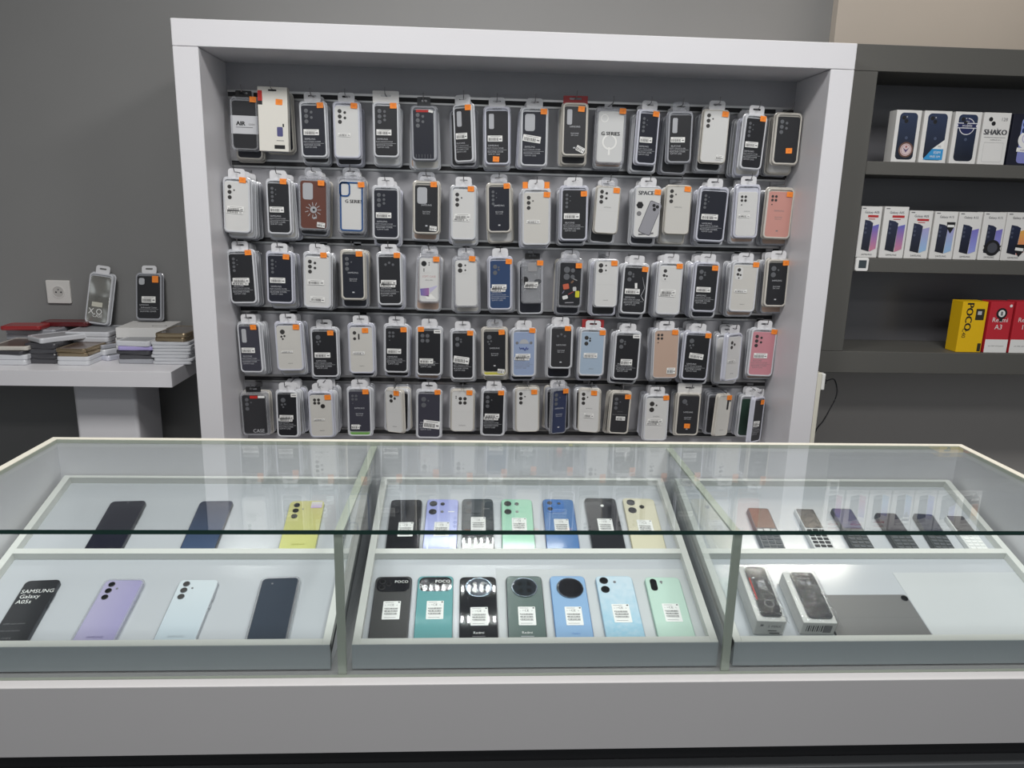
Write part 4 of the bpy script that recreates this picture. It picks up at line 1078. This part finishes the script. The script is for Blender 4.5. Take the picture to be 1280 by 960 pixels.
def lilac(t, w, h):
    q = MB(); q.slab(w * .6, h * .88, .012, 0, .0006, gradient_mat('lilac_picture', (130, 134, 196), (140, 160, 214), 'Y', .02, .15, .3, .2), .0003, w * .12, h * .48, n=5)
    for b in (.8, .68): q.disc(.009, .0006, .0012, mat('picture_lens_navy', (40, 56, 100), .3), -w * .05, h * b, 16)
    q.build('phone_picture', t)
    q = MB(); q.disc(.026, .0008, .0012, PAPER, w * .04, h * .5, 24); q.ring(.016, .013, .0012, .0014, mat('lilac_print', (190, 186, 214), .5), w * .06, h * .53); q.quad(w * .02, h * .3, w * .5, h * .08, .0012, PAPER, -.05); q.text('mobile', w * .02, h * .3, .009, .0014, mat('violet_print', (120, 112, 150), .5)); q.build('promo_sticker', t)
NAV = mat('box_card_navy', (30, 32, 46), .4)
ga, gb_, gc = 'phone boxes on the top dark shelf', 'phone boxes on the middle dark shelf', 'phone boxes on the lowest dark shelf'
shelf_box('white phone box with deep blue phone picture and round brown badge', (1122, 137), (1153, 138), 1113.5, 1144.5, 200, .045, iphone('badge'), CARD, ga, ZS1)
shelf_box('white phone box with deep blue phone picture and light blue promo corner', (1157, 138), (1190, 139), 1148, 1182.5, 200.5, .045, iphone('blue'), CARD, ga, ZS1)
shelf_box('white phone box with deep blue phone picture and white ribbon badge', (1195.5, 139.5), (1228, 140), 1186, 1219.5, 202, .045, iphone('ribbon'), CARD, ga, ZS1)
shelf_box('plain white phone box with two black dots and dark lettering', (1232, 140.5), (1264.5, 141), 1221, 1255.5, 203, .045, shako, CARD, ga, ZS1)
shelf_box('dark navy box with lilac phone picture, at the end of the top shelf', (1267, 142), (1302, 143), 1259, 1296, 203.5, .045, lilac, NAV, ga, ZS1)
def galaxy(name, scr, extra=None, red=True):
    def f(t, w, h):
        q = MB(); q.text(name, w * .02, h * .885, .0105, .0005, mat('dark_blue_ink', (40, 42, 60), .5), 0, w * .7); q.quad(-w * .36, h * .96, w * .16, .003, .0005, GREYINK)
        if red: q.quad(w * .1, h * .81, w * .5, h * .045, .0005, mat('red_flash2', (186, 48, 50), .5)); q.quad(w * .05, h * .755, w * .3, h * .015, .0005, mat('red_flash2', (186, 48, 50), .5))
        q.text('SAMSUNG', 0, h * .06, .008, .0005, INK, 0, w * .5); q.build('front_print', t)
        q = MB()
        q.poly([(-w * .3, h * .16), (w * .08, h * .12), (w * .13, h * .68), (-w * .02, h * .72), (-w * .27, h * .74)], .0008, gradient_mat('picture_dark_back', (26, 28, 40), (40, 46, 72), 'Y', .02, .12, .3, .2))
        q.poly([(w * .1, h * .12), (w * .4, h * .18), (w * .42, h * .66), (w * .13, h * .62)], .0009, scr)
        for k in range(3): q.disc(.0042, .0008, .0012, mat('picture_lens_grey', (72, 78, 98), .3), -w * .2 + .0004 * k, h * (.66 - .085 * k), 10)
        q.build('phone_picture', t)
        if extra:
            q = MB()
            if extra == 'shield':
                q.poly([(w * .05, h * .78), (w * .42, h * .78), (w * .42, h * .7), (w * .25, h * .54), (w * .08, h * .66)], .0013, INK); q.quad(w * .24, h * .7, w * .3, h * .05, .0016, PAPER)
            elif extra == 'round':
                q.disc(.026, .0011, .0014, INK, w * .08, h * .26, 24); q.disc(.017, .0014, .0016, mat('badge_grey', (74, 76, 84), .5), w * .08, h * .26, 24); q.poly([(-w * .34, h * .2), (w * .48, h * .2), (w * .42, h * .26), (w * .48, h * .31), (-w * .34, h * .31), (-w * .28, h * .26)], .0013, INK)
            else:
                q.poly([(w * .0, h * .34), (w * .42, h * .34), (w * .4, h * .2), (w * .22, h * .08), (w * .04, h * .2)], .0013, INK); q.quad(w * .2, h * .24, w * .34, h * .06, .0016, PAPER, -.1)
            q.build('promo_sticker', t)
    return f
SA = gradient_mat('screen_sunset', (206, 130, 150), (96, 106, 190), 'Y', .02, .11, .3, .2)
SB = gradient_mat('screen_violet', (150, 160, 226), (120, 110, 190), 'Y', .02, .11, .3, .2)
SC = gradient_mat('screen_sky', (150, 190, 226), (170, 160, 206), 'Y', .02, .11, .3, .2)
SY = gradient_mat('screen_amber', (226, 120, 110), (230, 180, 80), 'Y', .02, .11, .3, .2)
for (lbl, a, b, c, d_, yb_, fn) in (
    ('white box with dark phone picture and red flash, against the dark side panel', (1077, 257.7), (1103, 258), 1070, 1096, 321.5, galaxy('Galaxy A05', SA)),
    ('white box with dark phone picture and red flash, second on the middle shelf', (1106, 258), (1136, 258.5), 1099, 1129, 322, galaxy('Galaxy A05', SA)),
    ('white box with navy phone picture and red flash, third on the middle shelf', (1137.5, 263), (1167, 263.5), 1130, 1159, 322, galaxy('Galaxy A05', SC)),
    ('white box with black shield sticker across the phone picture', (1170, 264), (1198, 264.5), 1161, 1190, 323, galaxy('Galaxy A15', SC, 'shield', False)),
    ('white box with dark phone picture and no sticker or red flash', (1200, 265), (1228, 265), 1191, 1221, 324, galaxy('Galaxy A15', SB, None, False)),
    ('white box with round black ribbon badge over the phone picture', (1231, 265), (1257.6, 265.5), 1222, 1250.5, 325, galaxy('Galaxy A15', SB, 'round', False)),
    ('white box with amber screen picture and low black shield sticker', (1259.5, 265), (1289, 266), 1251, 1282, 325.5, galaxy('Galaxy A25', SY, 'low', False))):
    shelf_box(lbl, a, b, c, d_, yb_, .04, fn, CARD, gb_, ZS2)
def poco(t, w, h):
    q = MB(); q.text('POCO', -w * .2, h * .7, .034, .0005, INK, R(-90), bold=.04); q.text('C40', -w * .3, h * .38, .02, .0005, INK, R(-90))
    q.slab(w * .34, h * .22, .002, 0, .0006, mat('box_black_patch', (50, 46, 34), .5), .0002, w * .24, h * .75, n=2); q.quad(w * .22, h * .78, w * .16, h * .07, .0008, LTINK); q.quad(w * .4, h * .1, w * .14, h * .16, .0005, mat('box_black_patch', (50, 46, 34), .5)); q.build('front_print', t)
def redmi(num, badge):
    def f(t, w, h):
        q = MB(); q.quad(0, h * .13, w * .995, h * .26, .0004, PAPER); q.build('white_band', t)
        q = MB(); q.text('Redmi', 0, h * .64, .022, .0006, PAPER, 0, w * .8); q.text(num, -w * .02, h * .5, .024 if len(num) < 3 else .018, .0006, PAPER)
        q.text('with 5000 mAh battery', 0, h * .13, .006, .0006, GREYINK, 0, w * .7); q.build('front_print', t)
        if badge:
            q = MB(); q.disc(.019, .0007, .0011, INK, w * .02, h * .77, 24); q.disc(.012, .0011, .0014, PAPER, w * .02, h * .77, 20); q.quad(w * .02, h * .7, .012, .03, .001, INK); q.quad(w * .02, h * .77, .008, .014, .0016, GREYINK); q.disc(.005, .0007, .001, PAPER, w * .38, h * .92, 12); q.build('promo_sticker', t)
    return f
YEL = mat('box_card_yellow', (236, 190, 18), .4); RED = mat('box_card_red', (196, 44, 56), .4)
shelf_box('yellow phone box with black lettering down its front', (1203.5, 377), (1235, 377), 1195.5, 1226.5, 438, .06, poco, YEL, gc, ZS3)
shelf_box('red and white phone box with round black badge', (1239, 377), (1266, 377), 1230, 1260, 438.5, .05, redmi('A3', True), RED, gc, ZS3)
shelf_box('red and white phone box with no badge, cut by the picture edge', (1271, 377), (1300, 377), 1261.5, 1292, 438.5, .05, redmi('13', False), RED, gc, ZS3)

# ------------------------------------------------------------------ side table, outlet and the heap of cases
TZ, TY0, TX1 = 1.0, .088, -.113
tb = thing('wall_table', 'white thick topped table on a pedestal against the grey wall', 'table', T((-.6, .28, 0)))
q = MB(); q.box(-1.4, TX1 + .6, TY0 - .28, .475 - .28, TZ - .052, TZ, WHITE, b=.001); q.build('tabletop', tb)
pl, pr = aty(92, 500, .2).x + .6, aty(170, 500, .2).x + .6
q = MB(); q.slab(pr - pl, .2, .012, 0, TZ - .0525, WHITE, .001, (pl + pr) / 2, .02, n=4); q.build('pedestal', tb)
Pa, Pb = aty(59, 350, .48), aty(90, 379, .48)
ot = thing('power_outlet', 'white square wall socket on the grey wall', 'socket', T(((Pa.x + Pb.x) / 2, .4795, (Pa.z + Pb.z) / 2)) @ RX(PI / 2))
q = MB(); q.slab(.084, .084, .004, 0, .009, mat('socket_white', (214, 212, 208), .35), .002); q.build('plate', ot)
q = MB(); q.ring(.023, .0195, .009, .0105, mat('socket_white', (214, 212, 208), .35)); q.disc(.0195, .0088, .0094, mat('socket_shade', (186, 184, 180), .4)); q.disc(.003, .0094, .0098, INK, -.008, -.001, 10); q.disc(.003, .0094, .0098, INK, .010, -.001, 10); q.disc(.0025, .0094, .011, STEEL, .001, .009, 10); q.build('socket_well', ot)

# packs lying on the table
FLATM = {}
def flat_pack(lbl, x, y, z, w, d, h, yaw, style, tilt=0, grp='cases piled on the white table'):
    t = thing('case_packet', lbl, 'phone case', T((x, y, z)) @ RZ(R(yaw)) @ RX(R(tilt)), grp)
    rimm, topm = style
    key = (round(w, 3), round(d, 3), round(h, 3), rimm.name, topm.name)
    if key not in FLATM:
        q = MB(); q.loops([(rr(w - .003, d - .003, .01, 4), 0), (rr(w, d, .01, 4), h * .15), (rr(w, d, .01, 4), h * .75), (rr(w - .004, d - .004, .009, 4), h), (rr(w - .014, d - .014, .007, 4), h), (rr(w - .016, d - .016, .006, 4), h * .8)], rimm)
        q2 = MB(); q2.slab(w - .018, d - .022, .007, h * .78, h * .95, topm, .0008, n=4)
        FLATM[key] = (q.mesh('packet_tray'), q2.mesh('phone_case'))
    inst(FLATM[key][0], 'packet_tray', t); inst(FLATM[key][1], 'phone_case', t)
    return t
rw_, rg_, rv_, rk_, rc_ = RIMS['w'], RIMS['g'], RIMS['v'], RIMS['k'], RIMS['c']
GOLD = mat('gold_edge', (176, 158, 130), .25, metal=.8); BRN = mat('brown_case', (96, 78, 66), .3, coat=.5); BLK = case_mat('black'); GRYC = case_mat('grey'); WHT = case_mat('white'); REDC = mat('red_case', (150, 36, 38), .35, coat=.4); DRED = mat('dark_red_case', (96, 30, 34), .3, coat=.4); PUR = mat('lilac_case', (170, 160, 210), .4)
def at_t(u, v=455): p = atz(u, v, TZ); return p.x, p.y
e = .0006
# white pair at the picture edge + brown on top
x, y = at_t(6, 457); z = TZ + e
for k, s in enumerate(('lowest white packet of the stack at the picture edge of the table', 'white packet above the lowest one at the picture edge of the table')):
    flat_pack(s, x, y + .09, z, .13, .17, .017, 2 * k, (rw_, WHT)); z += .0176
flat_pack('dark brown case packet on top of the white pair at the table edge', x, y + .09, z, .125, .17, .012, -3, (rk_, BRN)); z += .0126
flat_pack('clear brown-tinted packet topping the stack at the table edge', x + .005, y + .095, z, .12, .17, .014, 4, (rc_, BRN))
# black stack
x, y = at_t(51, 455); z = TZ + e
for k in range(4):
    flat_pack(f'black case in the black stack under the tilted grey packet, {ORD[k]} from the bottom', x + .004 * (k % 2), y + .085, z, .106, .165, .0165, [1, -3, 2, -2][k], (rk_, BLK)); z += .0171
flat_pack('pale rimmed grey packet lying askew on top of the black stack', x + .03, y + .1, z, .1, .19, .018, -38, (rw_, GRYC))
# white + gold stack
x, y = at_t(91, 457); z = TZ + e
for k in range(2):
    flat_pack(f'white packet under the gold edged cases, {["lowest", "second"][k]} of its stack', x, y + .085, z, .105, .17, .0145, k, (rw_, WHT)); z += .0151
for k in range(2):
    flat_pack(f'gold edged brown case on the white packets, {["lower", "upper"][k]} of two', x, y + .08, z, .1, .16, .0125, -3 * k, (GOLD, BRN)); z += .0131
# askew trio
x, y = at_t(131, 452); z = TZ + e
flat_pack('grey lilac packet lying askew at the bottom of the slanted trio', x + .012, y + .11, z, .1, .185, .017, -30, (rv_, GRYC)); z += .0176
flat_pack('white packet in the middle of the slanted trio', x, y + .115, z, .1, .185, .02, -32, (rw_, WHT)); z += .0206
flat_pack('clear packet with dark brown case topping the slanted trio', x - .005, y + .12, z, .096, .18, .014, -33, (rg_, BRN))
# mixed stack
x, y = at_t(169, 455); z = TZ + e
for lbl, st, h_, yw_ in (('grey packet at the bottom of the mixed stack', (rg_, GRYC), .016, 0), ('lower black ridged case in the mixed stack', (rk_, BLK), .014, 4), ('upper black ridged case in the mixed stack', (rk_, BLK), .014, -5), ('lilac case under the top packet of the mixed stack', (PUR, PUR), .013, 2), ('white rimmed packet with grey case on top of the mixed stack', (rw_, GRYC), .018, -4)):
    flat_pack(lbl, x, y + .085, z, .118, .165, h_, yw_, st); z += h_ + .0006
# paper bags + gold topped
x, y = at_t(214, 456); z = TZ + e
for k in range(7):
    flat_pack(f'thin white packet in the tall white stack by the cabinet, {ORD[k]} from the bottom', x + .003 * math.sin(k * 2), y + .09, z, .128, .175, .0105, [0, 2, -2, 1, -1, 3, 0][k], (rw_, WHT)); z += .0111
for k in range(2):
    flat_pack(f'gold edged dark case on the tall white stack, {["lower", "upper"][k]} of two', x + .006, y + .09, z, .106, .165, .014, -6 + 3 * k, (GOLD, mat('taupe_case', (104, 96, 90), .2, coat=.6))); z += .0146
# back layer
BX = [(-.66, .385, 'back corner'), (-.455, .385, 'silver case'), (-.29, .385, 'standing black case')]
z = TZ + e
for k in range(5):
    flat_pack(f'packet in the rear stack under the red case, {ORD[k]} from the bottom', -.68, .375, z, .17, .1, .018, [0, 3, -2, 1, -1][k], (rg_, [BLK, GRYC, BRN, BLK, GRYC][k])); z += .0186
flat_pack('bright red case lying on the rear stack', -.70, .34, z, .13, .085, .014, 6, (REDC, REDC)); 
flat_pack('dark red case lying behind the bright red case', -.60, .425, z, .16, .07, .016, 3, (DRED, DRED))
z = TZ + e
for k in range(5):
    flat_pack(f'pale packet in the rear stack under the silver foil case, {ORD[k]} from the bottom', -.475, .375, z, .15, .16, .0178, [0, -3, 2, -1, 1][k], (rw_ if k > 2 else rg_, GRYC)); z += .0184
ZL = z
z = TZ + e
for k in range(3):
    t = thing('card_box', f'white card box under the standing black case, {["lowest", "middle", "topmost"][k]} of three', 'box', T((-.29, .375, z)) @ RZ(R([1, -2, 3][k])), 'white boxes on the table')
    q = MB(); q.box(-.085, .085, -.08, .08, 0, .0355, CARD, b=.001); q.build('carton', t)
    q = MB(); q.slab(.05, .02, .009, .0355, .0358, GREYINK, .0001, .045, -.03, n=4); q.slab(.044, .014, .006, .0358, .036, CARD, .0001, .045, -.03, n=4); q.build('lid_print', t); z += .0365
ZR = z

# two packs leaning on the wall
def leaner(lbl, u, zb, w, h, yaw, roll, foil):
    p = aty(u, 400, .42)
    Mx = T((p.x, .428, zb)) @ RZ(R(yaw)) @ RX(R(90 - 11)) @ RZ(R(roll)) @ T((0, h / 2, 0))
    t = thing('case_packet', lbl, 'phone case', Mx, 'standing cases leaning on the wall')
    tray_mb(w, h, 'g' if not foil else 'w', .016, 'n').build('packet_tray', t)
    cw, ch = w * .83, h * .87
    if foil:
        m = mat('mirror_foil', (225, 225, 218), .2, metal=.85)
        nt = m.node_tree; b = nt.nodes['Principled BSDF']; nz = nt.nodes.new('ShaderNodeTexNoise'); nz.inputs['Scale'].default_value = 11; nz.inputs['Detail'].default_value = 1; bp = nt.nodes.new('ShaderNodeBump'); bp.inputs['Strength'].default_value = 1; bp.inputs['Distance'].default_value = .03
        tc = nt.nodes.new('ShaderNodeTexCoord'); nt.links.new(tc.outputs['Object'], nz.inputs['Vector'])
        nt.links.new(nz.outputs['Fac'], bp.inputs['Height']); nt.links.new(bp.outputs['Normal'], b.inputs['Normal'])
        q = MB(); q.slab(cw, ch, .009, .0115, .0152, m, .0012, 0, -h * .01, n=5)
        q.quad(-cw * .05, -ch * .13, cw * .5, ch * .1, .0156, mat('ivory_label', (206, 204, 190), .6))
        q.text('X.O', -cw * .1, -ch * .29, .03, .0156, PAPER, 0, cw * .7); q.text('CASE', cw * .02, -ch * .38, .016, .0156, PAPER); q.build('phone_case', t)
    else:
        q = MB(); q.slab(cw, ch, .009, .0115, .0152, case_mat('black'), .0012, 0, -h * .01, n=5)
        q.slab(.02, .024, .006, .0152, .0158, WINL, .0002, -cw * .3, ch * .36, n=4)
        q.text('SAMSUNG', -cw * .2, -ch * .2, .008, .0155, LTINK, 0, cw * .4); q.text('Soft-touch Cover', -cw * .0, -ch * .26, .008, .0155, LTINK, 0, cw * .75); q.quad(0, -ch * .3, cw * .84, .0007, .0155, LTINK); q.text('SILICONE COVER', -cw * .03, -ch * .35, .0085, .0155, LTINK, 0, cw * .7)
        q.build('phone_case', t)
        o = label_mb(w * .5, h * .13, 0).build('barcode_label', t); o.location = (0, -h * .06, .0162)
        q = MB(); q.slab(.022, .024, .001, 0, .0006, ORANGE, .0002, n=1); o = q.build('price_sticker', t); o.location = (w * .24, h * .36, .0162)
    o = tab_mesh('e', w).build('hang_tab', t); o.location = (0, h / 2, 0)
leaner('mirror silver foil case in a packet standing against the grey wall', 121, ZL + .003, .095, .19, -6, -6, True)
leaner('black case in a grey packet standing against the wall beside the cabinet', 187, ZR + .003, .098, .175, 0, 0, False)

# ------------------------------------------------------------------ light
def area(name, loc, rot, sx_, sy_, power, col=(1, 1, 1)):
    l = bpy.data.lights.new(name, 'AREA'); l.shape = 'RECTANGLE'; l.size = sx_; l.size_y = sy_; l.energy = power; l.color = col
    o = bpy.data.objects.new(name, l); COL.objects.link(o); o.location = loc; o.rotation_euler = rot; return o
area('ceiling_panel', (.1, -1.5, 3.05), (0, 0, 0), .6, .6, 48, (1, .985, .97))
area('ceiling_panel', (1.9, -1.5, 3.05), (0, 0, 0), .6, .6, 48, (1, .985, .97))
area('ceiling_panel', (1.0, -3.2, 3.05), (0, 0, 0), 1.8, .5, 32, (1, .99, .98))
for yy in (-.03, .137, .42):
    for k in range(14):
        area('led_diode', (.6 + .033 * k, yy, 3.07), (0, 0, 0), .01, .03, .14, (1, .99, .97))
area('wall_washer', (1.08, .36, 3.07), (0, 0, 0), .6, .09, 3.5, (1, .97, .93))
area('wall_washer', (-.3, .36, 3.07), (0, 0, 0), .25, .09, 1.5, (1, .97, .93))
area('wall_washer', (2.6, .30, 3.07), (0, 0, 0), .7, .09, 16, (1, .9, .8))
w = bpy.data.worlds.new('shop_ambient'); S.world = w; w.use_nodes = True
w.node_tree.nodes['Background'].inputs[0].default_value = (.9, .95, 1, 1); w.node_tree.nodes['Background'].inputs[1].default_value = .5
try:
    S.cycles.use_denoising = True
    S.cycles.transparent_max_bounces = 24
    S.cycles.max_bounces = 10
    S.cycles.caustics_reflective = False
    S.cycles.caustics_refractive = False
except Exception:
    pass
